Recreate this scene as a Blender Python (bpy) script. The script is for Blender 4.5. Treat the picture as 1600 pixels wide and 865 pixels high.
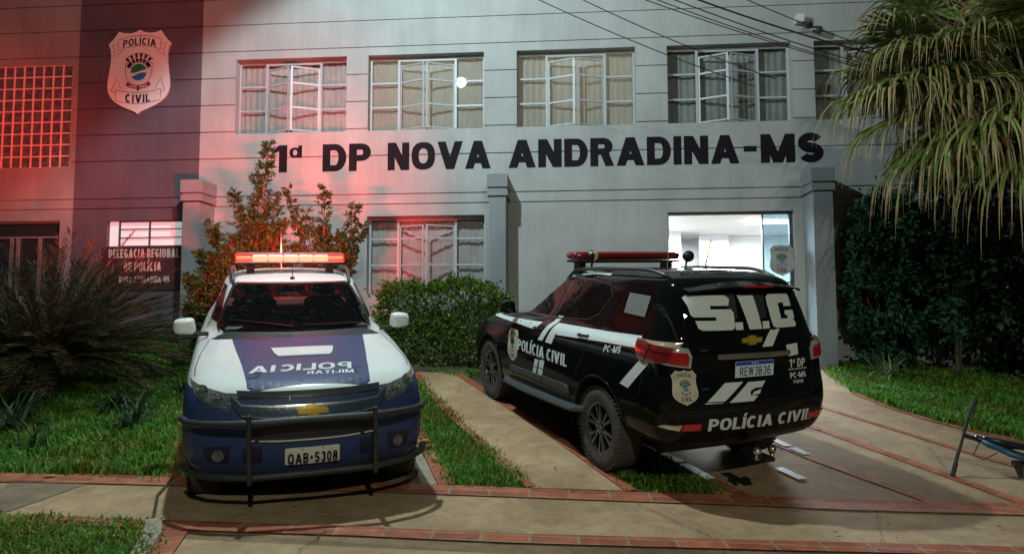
import bpy, math, random
import numpy as np
from mathutils import Vector, Matrix
from mathutils.geometry import tessellate_polygon
from mathutils.bvhtree import BVHTree

random.seed(7); rng = np.random.default_rng(7)
S = bpy.context.scene; COL = S.collection
for o in list(bpy.data.objects): bpy.data.objects.remove(o)

# ---------------------------------------------------------------- camera
cd = bpy.data.cameras.new('camera'); cam = bpy.data.objects.new('camera', cd); COL.objects.link(cam)
F = Vector((-.0782, .9945, .0699)).normalized(); Rt = Vector((.9969, .0785, -.0025))
Rt = (Rt - F * Rt.dot(F)).normalized(); Up = Rt.cross(F)
cam.matrix_world = Matrix(((Rt.x, Up.x, -F.x, 0), (Rt.y, Up.y, -F.y, 0), (Rt.z, Up.z, -F.z, 1.6), (0, 0, 0, 1)))
cd.sensor_width = 36; cd.lens = 36 * 1115 / 1600; cd.clip_end = 500; cd.clip_start = .05
S.camera = cam

# ---------------------------------------------------------------- night sky, street lamps, exposure
W = bpy.data.worlds.new('World'); S.world = W; W.use_nodes = True
wn = W.node_tree; bg = wn.nodes['Background']
bg.inputs[0].default_value = (.30, .42, .46, 1); bg.inputs[1].default_value = .085
def lamp(name, kind, loc, power, color, radius=.1, aim=None, **kw):
    l = bpy.data.lights.new(name, kind); l.energy = power; l.color = color
    if kind != 'AREA': l.shadow_soft_size = radius
    for k, v in kw.items(): setattr(l, k, v)
    o = bpy.data.objects.new(name, l); COL.objects.link(o); o.location = loc
    if aim: o.rotation_euler = Vector(aim).to_track_quat('-Z', 'Y').to_euler()
    return o
lamp('street_light', 'SPOT', (-2.8, 7.2, 8.1), 1850, (.78, .97, 1), .12, (.40, .40, -.82), spot_size=math.radians(159), spot_blend=.16)
lamp('street_light', 'POINT', (3.2, -8.0, 8.9), 2700, (.98, 1, .82), .15)
S.view_settings.view_transform = 'Standard'; S.view_settings.look = 'None'
S.view_settings.exposure = 0; S.view_settings.gamma = 1
S.cycles.use_denoising = True; S.cycles.sample_clamp_indirect = 4; S.cycles.sample_clamp_direct = 0
S.cycles.max_bounces = 8; S.cycles.transparent_max_bounces = 24; S.cycles.caustics_reflective = False; S.cycles.caustics_refractive = False

# ---------------------------------------------------------------- helpers
GX, GY, G0, YB = -.0333, .148, -.7682, 6.35
def gz(x, y): return G0 + GX * x + GY * max(y, YB) + min(y - YB, 0) * .05

MATS = {}
def mat(name, col, rough=.6, metal=0., var=0., scale=8., bump=0., bscale=60., coat=0., emit=None, estr=0., trans=0., spec=.5, col2=None, detail=6, stretch=None):
    if name in MATS: return MATS[name]
    m = bpy.data.materials.new(name); MATS[name] = m; m.use_nodes = True
    nt = m.node_tree; b = nt.nodes['Principled BSDF']
    b.inputs['Base Color'].default_value = (*col, 1); b.inputs['Roughness'].default_value = rough
    b.inputs['Metallic'].default_value = metal; b.inputs['Coat Weight'].default_value = coat
    b.inputs['Specular IOR Level'].default_value = spec; b.inputs['Coat Roughness'].default_value = .04
    if trans: b.inputs['Transmission Weight'].default_value = trans
    if emit: b.inputs['Emission Color'].default_value = (*emit, 1); b.inputs['Emission Strength'].default_value = estr
    if var or bump or col2:
        tc = nt.nodes.new('ShaderNodeTexCoord'); src = tc.outputs['Object']
        if stretch:
            mp = nt.nodes.new('ShaderNodeMapping'); mp.inputs['Scale'].default_value = stretch
            nt.links.new(src, mp.inputs[0]); src = mp.outputs[0]
    if var or col2:
        n = nt.nodes.new('ShaderNodeTexNoise'); n.inputs['Scale'].default_value = scale; n.inputs['Detail'].default_value = detail
        n.inputs['Roughness'].default_value = .65
        r = nt.nodes.new('ShaderNodeValToRGB'); r.color_ramp.elements[0].position = .3; r.color_ramp.elements[1].position = .7
        c2 = col2 or [min(1, c * (1 + var)) for c in col]
        c1 = [c * (1 - var) for c in col] if not col2 else col
        r.color_ramp.elements[0].color = (*c1, 1); r.color_ramp.elements[1].color = (*c2, 1)
        nt.links.new(src, n.inputs['Vector']); nt.links.new(n.outputs[0], r.inputs[0]); nt.links.new(r.outputs[0], b.inputs['Base Color'])
    if bump:
        n2 = nt.nodes.new('ShaderNodeTexNoise'); n2.inputs['Scale'].default_value = bscale; n2.inputs['Detail'].default_value = 4
        bp = nt.nodes.new('ShaderNodeBump'); bp.inputs['Strength'].default_value = bump; bp.inputs['Distance'].default_value = .02
        nt.links.new(src, n2.inputs['Vector']); nt.links.new(n2.outputs[0], bp.inputs['Height']); nt.links.new(bp.outputs[0], b.inputs['Normal'])
    return m

def glass(name, tint=(1, 1, 1), rough=.02, clear=.9, film=None):
    if name in MATS: return MATS[name]
    m = bpy.data.materials.new(name); MATS[name] = m; m.use_nodes = True; nt = m.node_tree; nt.nodes.clear()
    out = nt.nodes.new('ShaderNodeOutputMaterial'); tr = nt.nodes.new('ShaderNodeBsdfTransparent'); gl = nt.nodes.new('ShaderNodeBsdfGlossy')
    tr.inputs[0].default_value = (*[t * clear for t in tint], 1); gl.inputs['Roughness'].default_value = rough
    lw = nt.nodes.new('ShaderNodeLayerWeight'); lw.inputs[0].default_value = .5; pw = nt.nodes.new('ShaderNodeMath'); pw.operation = 'POWER'; pw.inputs[1].default_value = 5
    fr = nt.nodes.new('ShaderNodeMath'); fr.operation = 'MULTIPLY_ADD'; fr.inputs[1].default_value = .95; fr.inputs[2].default_value = .045
    nt.links.new(lw.outputs['Facing'], pw.inputs[0]); nt.links.new(pw.outputs[0], fr.inputs[0])
    mx = nt.nodes.new('ShaderNodeMixShader'); nt.links.new(fr.outputs[0], mx.inputs[0]); nt.links.new(tr.outputs[0], mx.inputs[1]); nt.links.new(gl.outputs[0], mx.inputs[2])
    last = mx.outputs[0]
    if film:   # a thin film of dust and wipe marks
        df = nt.nodes.new('ShaderNodeBsdfDiffuse'); df.inputs[0].default_value = (*film, 1)
        tc = nt.nodes.new('ShaderNodeTexCoord'); n = nt.nodes.new('ShaderNodeTexNoise'); n.inputs['Scale'].default_value = 14; n.inputs['Detail'].default_value = 10; n.inputs['Distortion'].default_value = 1.5
        r = nt.nodes.new('ShaderNodeValToRGB'); r.color_ramp.elements[0].position = .56; r.color_ramp.elements[1].position = .85
        r.color_ramp.elements[0].color = (.004, .004, .004, 1); r.color_ramp.elements[1].color = (.05, .05, .05, 1)
        nt.links.new(tc.outputs['Object'], n.inputs['Vector']); nt.links.new(n.outputs[0], r.inputs[0])
        m2 = nt.nodes.new('ShaderNodeMixShader'); nt.links.new(r.outputs[0], m2.inputs[0]); nt.links.new(last, m2.inputs[1]); nt.links.new(df.outputs[0], m2.inputs[2]); last = m2.outputs[0]
    nt.links.new(last, out.inputs[0]); return m

def leafmat(name, c1, c2, rough=.45, trans=.25):
    if name in MATS: return MATS[name]
    m = mat(name, c1, rough, col2=c2, scale=3.5, detail=3)
    nt = m.node_tree; b = nt.nodes['Principled BSDF']; out = nt.nodes['Material Output']
    oi = nt.nodes.new('ShaderNodeNewGeometry')
    tl = nt.nodes.new('ShaderNodeBsdfTranslucent'); mx = nt.nodes.new('ShaderNodeMixShader'); mx.inputs[0].default_value = trans
    b.inputs['Specular IOR Level'].default_value = .22; ramp = [n for n in nt.nodes if n.type == 'VALTORGB'][0]; noise = [n for n in nt.nodes if n.type == 'TEX_NOISE'][0]
    # per-leaf random tint
    mixv = nt.nodes.new('ShaderNodeMath'); mixv.operation = 'MULTIPLY_ADD'; mixv.inputs[1].default_value = .7; mixv.inputs[2].default_value = .15
    nt.links.new(oi.outputs['Random Per Island'], mixv.inputs[0]); nt.links.new(mixv.outputs[0], ramp.inputs[0])
    nt.links.new(ramp.outputs[0], tl.inputs[0]); nt.links.new(b.outputs[0], mx.inputs[1]); nt.links.new(tl.outputs[0], mx.inputs[2]); nt.links.new(mx.outputs[0], out.inputs[0])
    return m

def mesh_obj(name, verts, faces, mats, parent=None, mi=None, smooth=False, angle=None):
    me = bpy.data.meshes.new(name)
    me.from_pydata([tuple(v) for v in verts], [], [tuple(f) for f in faces])
    for m in (mats if isinstance(mats, (list, tuple)) else [mats]): me.materials.append(m)
    if mi is not None: me.polygons.foreach_set('material_index', mi)
    if smooth: me.polygons.foreach_set('use_smooth', [True] * len(me.polygons))
    me.update()
    if angle: me.set_sharp_from_angle(angle=math.radians(angle))
    o = bpy.data.objects.new(name, me); COL.objects.link(o)
    if parent: o.parent = parent
    return o

def tag(o, label=None, cat=None, group=None, kind=None):
    for k, v in (('label', label), ('category', cat), ('group', group), ('kind', kind)):
        if v: o[k] = v
    return o
def empty(name, loc, label, cat, group=None, rz=0.):
    o = bpy.data.objects.new(name, None); COL.objects.link(o); o.location = loc; o.rotation_euler = (0, 0, rz); o.empty_display_size = .2
    return tag(o, label, cat, group)

def perp(d):
    d = Vector(d).normalized(); a = Vector((0, 0, 1)) if abs(d.z) < .9 else Vector((1, 0, 0))
    u = d.cross(a).normalized(); return u, d.cross(u).normalized()

class MB:
    def __init__(s): s.v = []; s.f = []; s.m = []; s.k = 0
    def add(s, vs, fs, m=None):
        b = len(s.v); s.v += [tuple(v) for v in vs]; s.f += [tuple(i + b for i in f) for f in fs]; s.m += [s.k if m is None else m] * len(fs); return s
    def box(s, x0, x1, y0, y1, z0, z1, m=None, bev=0.):
        if bev:
            b = bev; vs = []; 
            for z, q in ((z0, b), (z0 + b, 0), (z1 - b, 0), (z1, b)):
                vs += [(x0 + q, y0 + q, z), (x1 - q, y0 + q, z), (x1 - q, y1 - q, z), (x0 + q, y1 - q, z)]
            fs = [(3, 2, 1, 0), (12, 13, 14, 15)] + [(r * 4 + i, r * 4 + (i + 1) % 4, r * 4 + 4 + (i + 1) % 4, r * 4 + 4 + i) for r in range(3) for i in range(4)]
            return s.add(vs, fs, m)
        vs = [(x0, y0, z0), (x1, y0, z0), (x1, y1, z0), (x0, y1, z0), (x0, y0, z1), (x1, y0, z1), (x1, y1, z1), (x0, y1, z1)]
        return s.add(vs, [(3, 2, 1, 0), (4, 5, 6, 7), (0, 1, 5, 4), (1, 2, 6, 5), (2, 3, 7, 6), (3, 0, 4, 7)], m)
    def hexa(s, vs, m=None):      # 8 corners, bottom 4 then top 4
        return s.add(vs, [(3, 2, 1, 0), (4, 5, 6, 7), (0, 1, 5, 4), (1, 2, 6, 5), (2, 3, 7, 6), (3, 0, 4, 7)], m)
    def tube(s, pts, r, n=10, m=None, flat=1., closed=False):
        pts = [Vector(p) for p in pts]; vs = []; N = len(pts); rs = r if isinstance(r, (list, tuple)) else [r] * N
        u = None
        for i, p in enumerate(pts):
            if closed: d = pts[(i + 1) % N] - pts[i - 1]
            else: d = pts[min(i + 1, N - 1)] - pts[max(i - 1, 0)]
            d.normalize()
            if u is None: u, w = perp(d)
            else: u = (u - d * u.dot(d)).normalized(); w = d.cross(u)
            for k in range(n):
                a = 2 * math.pi * k / n; vs.append(p + u * (math.cos(a) * rs[i]) + w * (math.sin(a) * rs[i] * flat))
        fs = [(i * n + k, i * n + (k + 1) % n, (i + 1) * n + (k + 1) % n, (i + 1) * n + k) for i in range(N - 1) for k in range(n)]
        if closed: fs += [((N - 1) * n + k, (N - 1) * n + (k + 1) % n, (k + 1) % n, k) for k in range(n)]
        else: fs += [tuple(range(n))[::-1], tuple((N - 1) * n + k for k in range(n))]
        return s.add(vs, fs, m)
    def lathe(s, prof, c, ax, n=32, m=None):   # prof: (along axis, radius)
        c = Vector(c); ax = Vector(ax).normalized(); u, w = perp(ax); vs = []
        for a, r in prof:
            for k in range(n):
                t = 2 * math.pi * k / n; vs.append(c + ax * a + u * (r * math.cos(t)) + w * (r * math.sin(t)))
        P = len(prof); fs = [(i * n + k, i * n + (k + 1) % n, (i + 1) * n + (k + 1) % n, (i + 1) * n + k) for i in range(P - 1) for k in range(n)]
        if prof[0][1] > 1e-6: fs.append(tuple(range(n))[::-1])
        if prof[-1][1] > 1e-6: fs.append(tuple((P - 1) * n + k for k in range(n)))
        return s.add(vs, fs, m)
    def build(s, name, mats, parent=None, smooth=False, angle=None):
        return mesh_obj(name, s.v, s.f, mats, parent, s.m, smooth or bool(angle), angle)

# ---- 2-D polygons: lettering and marks ------------------------------------------------
def arc(cx, cy, rx, ry, a0, a1, n=9):
    return [(cx + rx * math.cos(math.radians(a0 + (a1 - a0) * i / n)), cy + ry * math.sin(math.radians(a0 + (a1 - a0) * i / n))) for i in range(n + 1)]
def ribbon(pts, t, closed=False, th=None):
    P = [Vector(p) for p in pts]; N = len(P); L = []; Rr = []
    for i in range(N):
        a = P[i - 1] if (i > 0 or closed) else None; b = P[(i + 1) % N] if (i < N - 1 or closed) else None
        d1 = (P[i] - a).normalized() if a is not None else (b - P[i]).normalized(); d2 = (b - P[i]).normalized() if b is not None else d1
        n1 = Vector((-d1.y, d1.x)); n2 = Vector((-d2.y, d2.x)); n = (n1 + n2)
        n = n.normalized() if n.length > 1e-4 else n1
        k = min(1.6, 1 / max(.3, n.dot(n1))); q = n * (t / 2 * k)
        if th: q = Vector((q.x, q.y * th / t))
        L.append(P[i] + q); Rr.append(P[i] - q)
    out = []
    for i in range(N if closed else N - 1):
        j = (i + 1) % N; out.append([tuple(L[i]), tuple(Rr[i]), tuple(Rr[j]), tuple(L[j])])
    return out
def rect(x0, y0, x1, y1): return [(x0, y0), (x1, y0), (x1, y1), (x0, y1)]
def glyph(c, t=.2, cond=1.):
    """outline pieces of one heavy grotesque capital, cap height 1"""
    h = t * .86
    def w(v): return v * cond
    def diag(x0, y0, x1, y1, k): return [(x0, y0), (x0 + k, y0), (x1 + k, y1), (x1, y1)]
    def oval(x0, x1, y0=0., y1=1.):
        cx, cy = (x0 + x1) / 2, (y0 + y1) / 2; rx, ry = (x1 - x0) / 2, (y1 - y0) / 2; n = 26; o = []; i_ = []
        for k in range(n):
            a = 2 * math.pi * k / n; ca, sa = math.cos(a), math.sin(a); e = .82
            sx = math.copysign(abs(ca) ** e, ca); sy = math.copysign(abs(sa) ** e, sa)
            o.append((cx + rx * sx, cy + ry * sy)); i_.append((cx + (rx - t) * sx, cy + (ry - h) * sy))
        return [[o[k], o[(k + 1) % n], i_[(k + 1) % n], i_[k]] for k in range(n)]
    def bowl(x0, x1, y0, y1):
        r = (y1 - y0) / 2; rx = min(r, (x1 - x0) * .7); cx = x1 - rx; cy = (y0 + y1) / 2
        o = [(x0, y0)] + arc(cx, cy, rx, r, -90, 90, 10) + [(x0, y1)]
        i_ = [(x0, y0 + h)] + arc(cx, cy, max(.01, rx - t), max(.01, r - h), -90, 90, 10) + [(x0, y1 - h)]
        return [[o[k], o[k + 1], i_[k + 1], i_[k]] for k in range(len(o) - 1)]
    if c == ' ': return .34 * cond, []
    if c == '.': return t, [rect(0, 0, t, t)]
    if c == '-': return .36 * cond, [rect(0, .36, .36 * cond, .36 + h)]
    if c == '1': return w(.5), [rect(w(.5) - t, 0, w(.5), 1), [(0, .66), (w(.5) - t, .78), (w(.5) - t, 1), (0, .82)][:4]]
    if c == 'I': return t, [rect(0, 0, t, 1)]
    if c == 'Í': return t, [rect(0, 0, t, 1), [(t * .1, 1.06), (t * .75, 1.06), (t * 1.45, 1.28), (t * .55, 1.28)]]
    if c == 'ª':
        x = w(.42); return x, [[(p[0] * .62, p[1] * .5 + .5) for p in q] for q in oval(0, w(.62), 0, .75)] + [rect(x - t * .62, .5, x, .95)]
    W = w(.74)
    if c == 'L': W = w(.6); return W, [rect(0, 0, t, 1), rect(t, 0, W, h)]
    if c == 'T': W = w(.68); return W, [rect(0, 1 - h, W, 1), rect(W / 2 - t / 2, 0, W / 2 + t / 2, 1 - h)]
    if c == 'E': W = w(.64); return W, [rect(0, 0, t, 1), rect(t, 0, W, h), rect(t, 1 - h, W, 1), rect(t, .5 - h / 2, W * .93, .5 + h / 2)]
    if c == 'F': W = w(.6); return W, [rect(0, 0, t, 1), rect(t, 1 - h, W, 1), rect(t, .5 - h / 2, W * .93, .5 + h / 2)]
    if c == 'H': return W, [rect(0, 0, t, 1), rect(W - t, 0, W, 1), rect(t, .5 - h / 2, W - t, .5 + h / 2)]
    if c == 'U': return W, ribbon([(t / 2, 1), (t / 2, .4)] + arc(W / 2, .4, W / 2 - t / 2, .4 - h / 2, 180, 360, 12) + [(W - t / 2, 1)], t)
    if c == 'A' or c == 'V':
        W = w(.86); k = t * 1.12
        p = [diag(0, 0, W / 2 - k / 2, 1, k), diag(W - k, 0, W / 2 - k / 2, 1, k)]
        if c == 'V': return W, [[(x, 1 - y) for x, y in q][::-1] for q in p]
        return W, p + [rect(W * .25, .19, W * .75, .19 + h)]
    if c == 'N': k = t * 1.15; return W, [rect(0, 0, t, 1), rect(W - t, 0, W, 1), diag(W - k, 0, 0, 1, k)]
    if c == 'M': W = w(.92); k = t * 1.05; return W, [rect(0, 0, t, 1), rect(W - t, 0, W, 1), diag(W / 2 - k / 2, 0, 0, 1, k), diag(W / 2 - k / 2, 0, W - k, 1, k)]
    if c == 'W': W = w(1.05); k = t * .95; return W, [diag(W * .27 - k / 2, 0, 0, 1, k), diag(W * .27 - k / 2, 0, W / 2 - k / 2, 1, k), diag(W * .73 - k / 2, 0, W / 2 - k / 2, 1, k), diag(W * .73 - k / 2, 0, W - k, 1, k)]
    if c == 'D': return W, [rect(0, 0, t, 1)] + bowl(t, W, 0, 1)
    if c == 'P': W = w(.68); return W, [rect(0, 0, t, 1)] + bowl(t, W, .36, 1)
    if c == 'R': W = w(.74); return W, [rect(0, 0, t, 1)] + bowl(t, W * .94, .4, 1) + [diag(W - t * 1.1, 0, W * .42, .46, t * 1.1)]
    if c == 'B': W = w(.7); return W, [rect(0, 0, t, 1)] + bowl(t, W, 0, .54) + bowl(t, W * .96, .46, 1)
    if c == 'O': W = w(.8); return W, oval(0, W)
    if c == 'Q': W = w(.8); return W, oval(0, W) + [diag(W - t * 1.1, -.06, W * .5, .3, t)]
    if c == '0': W = w(.62); return W, oval(0, W)
    if c in 'CG':
        W = w(.76); p = arc(W / 2, .5, W / 2 - t / 2, .5 - h / 2, 48, 312, 18); q = ribbon(p, t)
        if c == 'G': q += [rect(W - t, .1, W, .5), rect(W * .52, .5 - h * .8, W - t, .5)]
        return W, q
    if c == 'S' or c == '5' or c == '3' or c == '2':
        W = w(.68); a, b = W / 2 - t / 2, .25
        if c == 'S': p = arc(W / 2, .73, a, .27 - h / 2, 25, 270, 12)[:-1] + arc(W / 2, .27, a, .27 - h / 2 + (.46 - (.54 - h)) * .0, 90, -155, 12)
        if c == 'S':
            r1 = .27 - h / 4; p = arc(W / 2, 1 - h / 2 - r1, a, r1, 28, 268, 12) + arc(W / 2, h / 2 + r1, a, r1, 88, -152, 12)
            return W, ribbon(p, t)
        if c == '5': return W, [rect(t * .3, 1 - h, W * .94, 1), rect(t * .3, .5, t * 1.1, 1 - h)] + ribbon([(t * .35, .56)] + arc(W / 2, .32, a, .32 - h / 2, 100, -150, 12), t)
        if c == '3': return W, ribbon(arc(W / 2, .745, a * .95, .255 - h / 2, 150, -88, 10), t) + ribbon(arc(W / 2, .28, a, .28 - h / 2, 88, -150, 10), t)
        return W, ribbon(arc(W / 2, .7, a, .3 - h / 2, 160, -30, 10) + [(t / 2, h)], t) + [rect(0, 0, W, h)]
    if c == '6': W = w(.68); return W, oval(0, W, 0, .62) + ribbon([(t / 2, .3), (t / 2, .55)] + arc(W / 2, .6, W / 2 - t / 2, .4 - h / 2, 180, 35, 8), t)
    if c == '8': W = w(.68); return W, oval(0, W, 0, .55) + oval(W * .05, W * .95, .48, 1)
    return .5, [rect(0, 0, .5, 1)]
def text(s, x0, y0, width, height, t=.2, cond=1., sp=.12, slant=0., fill=True):
    """pieces of a line of lettering, fitted to width x height"""
    x = 0; out = []
    for c in s:
        w_, p = glyph(c, t, cond); out += [[(u + x + slant * v, v) for u, v in q] for q in p]; x += w_ + (sp if c != ' ' else .0)
    L = x - sp; sx = width / L
    return [[(x0 + u * sx, y0 + v * height) for u, v in q] for q in out]

def tris(poly, holes=()):
    loops = [[Vector((*p, 0)) for p in poly]] + [[Vector((*p, 0)) for p in h_] for h_ in holes]
    flat = [(v.x, v.y) for l in loops for v in l]
    return [[flat[i] for i in t] for t in tessellate_polygon(loops)]
def split(tri, h, out):
    st = [tri]
    while st:
        t = st.pop(); e = [math.dist(t[i], t[(i + 1) % 3]) for i in range(3)]; k = max(range(3), key=lambda i: round(e[i], 6))
        if e[k] <= h: out.append(t); continue
        a, b, c = t[k], t[(k + 1) % 3], t[(k + 2) % 3]; m = ((a[0] + b[0]) / 2, (a[1] + b[1]) / 2)
        st += [[a, m, c], [m, b, c]]
def slab(polys, fn, h=9., thick=0., step=.0003, layered=True):
    """polygons (u,v) -> 3-D by fn(u, v, lift); thick>0 makes closed slabs. Returns verts, faces"""
    V = []; Fc = []
    for k, q in enumerate(polys):
        holes = ()
        if isinstance(q, tuple): q, holes = q
        T = []
        for t in tris(q, holes): split(t, h, T)
        idx = {}; lift = (k % 7) * step if layered else 0.
        def vid(p):
            key = (round(p[0], 5), round(p[1], 5))
            if key not in idx: idx[key] = len(V); V.append(fn(p[0], p[1], lift + thick))
            return idx[key]
        fs = []
        for t in T:
            f = tuple(vid(p) for p in t)
            if len(set(f)) == 3: fs.append(f)
        Fc += fs
        if thick > 0:
            cnt = {}
            for f in fs:
                for i in range(3):
                    e = (f[i], f[(i + 1) % 3]); cnt[e] = 1
            base = {}
            inv = {v: k_ for k_, v in idx.items()}
            for e in list(cnt):
                if (e[1], e[0]) not in cnt:
                    for a in e:
                        if a not in base: base[a] = len(V); V.append(fn(*inv[a], lift - .004))
                    Fc.append((e[1], e[0], base[e[0]], base[e[1]]))
    return V, Fc
def band(pts, w, closed=False):
    return ribbon(pts, w, closed)
def rrect(x0, y0, x1, y1, r, n=4):
    return arc(x1 - r, y1 - r, r, r, 0, 90, n) + arc(x0 + r, y1 - r, r, r, 90, 180, n) + arc(x0 + r, y0 + r, r, r, 180, 270, n) + arc(x1 - r, y0 + r, r, r, 270, 360, n)
def xf(polys, sx, sy, dx, dy): return [[(x * sx + dx, y * sy + dy) for x, y in q] for q in polys]
# ---------------------------------------------------------------- materials
M_soil = mat('soil', (.055, .040, .025), .95, var=.45, scale=5, bump=.5, bscale=30)
M_turf = mat('turf_base', (.022, .040, .012), .95, col2=(.045, .055, .02), scale=3, bump=.6, bscale=40)
M_kerb = mat('kerb_concrete', (.30, .25, .19), .85, var=.25, scale=6, bump=.3)
M_lit_brick = mat('lit_brick', (.62, .66, .70), .35, var=.25, scale=12, bump=.15)  # brick edging with the entrance light's reflection put into its pale colour
def concrete(name, dark, light, seed):
    m = bpy.data.materials.new(name); m.use_nodes = True; nt = m.node_tree; b = nt.nodes['Principled BSDF']; b.inputs['Roughness'].default_value = .82; L = nt.links.new
    tc = nt.nodes.new('ShaderNodeTexCoord'); mp = nt.nodes.new('ShaderNodeMapping'); mp.inputs['Location'].default_value = (seed, seed * .7, 0); L(tc.outputs['Object'], mp.inputs[0])
    def noise(sc, de, ro, lo, hi, c0, c1):
        n = nt.nodes.new('ShaderNodeTexNoise'); n.inputs['Scale'].default_value = sc; n.inputs['Detail'].default_value = de; n.inputs['Roughness'].default_value = ro; n.inputs['Distortion'].default_value = .6
        r = nt.nodes.new('ShaderNodeValToRGB'); r.color_ramp.elements[0].position = lo; r.color_ramp.elements[1].position = hi; r.color_ramp.elements[0].color = (*c0, 1); r.color_ramp.elements[1].color = (*c1, 1)
        L(mp.outputs[0], n.inputs['Vector']); L(n.outputs[0], r.inputs[0]); return r.outputs[0], n
    a, _ = noise(.9, 8, .6, .34, .66, dark, light); s_, _ = noise(5, 12, .75, .30, .62, (.62, .60, .57), (1.06, 1.06, 1.05)); g_, n3 = noise(70, 3, .6, .25, .6, (.78, .78, .78), (1.04, 1.04, 1.04))
    d_, _ = noise(2.1, 10, .8, .60, .74, (1, 1, 1), (.58, .52, .46))
    cur = a
    for q in (s_, g_, d_):
        mu = nt.nodes.new('ShaderNodeMix'); mu.data_type = 'RGBA'; mu.blend_type = 'MULTIPLY'; mu.inputs[0].default_value = 1; L(cur, mu.inputs['A']); L(q, mu.inputs['B']); cur = mu.outputs['Result']
    L(cur, b.inputs['Base Color']); bp = nt.nodes.new('ShaderNodeBump'); bp.inputs['Strength'].default_value = .3; bp.inputs['Distance'].default_value = .01; L(n3.outputs[0], bp.inputs['Height']); L(bp.outputs[0], b.inputs['Normal'])
    return m
def brickmat(name, ang, bw, bh):
    m = bpy.data.materials.new(name); m.use_nodes = True; nt = m.node_tree; b = nt.nodes['Principled BSDF']; b.inputs['Roughness'].default_value = .72
    tc = nt.nodes.new('ShaderNodeTexCoord'); mp = nt.nodes.new('ShaderNodeMapping'); mp.inputs['Rotation'].default_value = (0, 0, ang)
    br = nt.nodes.new('ShaderNodeTexBrick'); br.inputs['Scale'].default_value = 1; br.inputs['Brick Width'].default_value = bw; br.inputs['Row Height'].default_value = bh
    br.inputs['Mortar Size'].default_value = .012; br.inputs['Mortar Smooth'].default_value = .5; br.inputs['Bias'].default_value = -.1; br.offset = 0; br.offset_frequency = 2
    br.inputs['Color1'].default_value = (.36, .085, .038, 1); br.inputs['Color2'].default_value = (.52, .15, .068, 1); br.inputs['Mortar'].default_value = (.36, .25, .16, 1)
    n = nt.nodes.new('ShaderNodeTexNoise'); n.inputs['Scale'].default_value = 7; n.inputs['Detail'].default_value = 9; n.inputs['Roughness'].default_value = .7
    r = nt.nodes.new('ShaderNodeValToRGB'); r.color_ramp.elements[0].position = .3; r.color_ramp.elements[1].position = .72; r.color_ramp.elements[0].color = (.42, .42, .42, 1); r.color_ramp.elements[1].color = (1.15, 1.15, 1.1, 1)
    mu = nt.nodes.new('ShaderNodeMix'); mu.data_type = 'RGBA'; mu.blend_type = 'MULTIPLY'; mu.inputs[0].default_value = 1
    bp = nt.nodes.new('ShaderNodeBump'); bp.inputs['Strength'].default_value = .5; bp.inputs['Distance'].default_value = .02
    L = nt.links.new; L(tc.outputs['Object'], mp.inputs[0]); L(mp.outputs[0], br.inputs['Vector']); L(tc.outputs['Object'], n.inputs['Vector']); L(n.outputs[0], r.inputs[0])
    L(br.outputs['Color'], mu.inputs['A']); L(r.outputs[0], mu.inputs['B']); L(mu.outputs['Result'], b.inputs['Base Color']); L(n.outputs[0], bp.inputs['Height']); L(bp.outputs[0], b.inputs['Normal'])
    return m
M_conc = concrete('old_concrete', (.33, .212, .115), (.50, .345, .198), 0); M_conc2 = concrete('drive_concrete', (.25, .155, .088), (.42, .29, .17), 7); M_asph = concrete('dark_concrete', (.15, .105, .068), (.25, .185, .125), 13)
M_shadow_band = concrete('shadowed_concrete', (.17, .12, .075), (.27, .20, .13), 21)  # concrete darkened to carry a cast shadow
M_brick = brickmat('terracotta_paving', -.055, .34, .135)
DIAG = math.atan2(-.885, .466)
M_brick_d = brickmat('terracotta_edging', -DIAG, .30, .30)

# ---------------------------------------------------------------- ground, drives and paths
def clip_poly(poly, fn):      # keep side where fn>=0
    out = []
    for i in range(len(poly)):
        a, b = poly[i], poly[(i + 1) % len(poly)]; fa, fb = fn(a), fn(b)
        if fa >= 0: out.append(a)
        if (fa >= 0) != (fb >= 0):
            t = fa / (fa - fb); out.append((a[0] + (b[0] - a[0]) * t, a[1] + (b[1] - a[1]) * t))
    return out
def sheet(name, polys, m, lift, kind='structure'):
    V = []; Fc = []
    for P in polys:
        for fn in ((lambda p: p[1] - YB), (lambda p: YB - p[1])):
            q = clip_poly(P, fn)
            if len(q) < 3: continue
            v, f = slab([q], lambda x, y, l: (x, y, gz(x, y) + lift), layered=False); b = len(V); V += v; Fc += [tuple(i + b for i in t) for t in f]
    o = mesh_obj(name, V, Fc, m); return tag(o, kind=kind)
def line(pts, w):
    return [p for p in ribbon(pts, w)]
sheet('ground', [[(-70, -40), (70, -40), (70, 70), (-70, 70)]], M_soil, 0)
LAWN_L = [(-16, 5.75), (-4.98, 6.02), (-3.52, 6.14), (-4.0, 7.1), (-4.55, 8.2), (-5.25, 10.0), (-5.9, 11.6), (-6.6, 12.6), (-16, 12.6)]
LAWN_S = [(-2.22, 10.3), (-1.72, 8.0), (-1.05, 6.34), (-.36, 6.38), (-1.35, 8.4), (-2.08, 10.05), (-2.2, 10.4)]
LAWN_C = [(.56, 6.42), (1.36, 6.47), (1.0, 7.15), (.45, 8.3), (-.15, 9.5), (-.62, 10.3), (-1.2, 10.4)][:5]
LAWN_R = [(4.35, 12.6), (4.1, 11.6), (4.05, 10.6), (4.2, 9.8), (4.45, 9.2), (4.75, 8.75), (5.1, 8.4), (6.0, 7.9), (16, 5), (16, 12.6)]
LAWN_B = [(-16, 4.7), (-2.98, 5.0), (-2.66, 4.42), (-2.3, 3.2), (-16, 3.2)]
sheet('lawn_soil', [LAWN_L, LAWN_S, LAWN_C, LAWN_R, LAWN_B], M_turf, .004)
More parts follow.
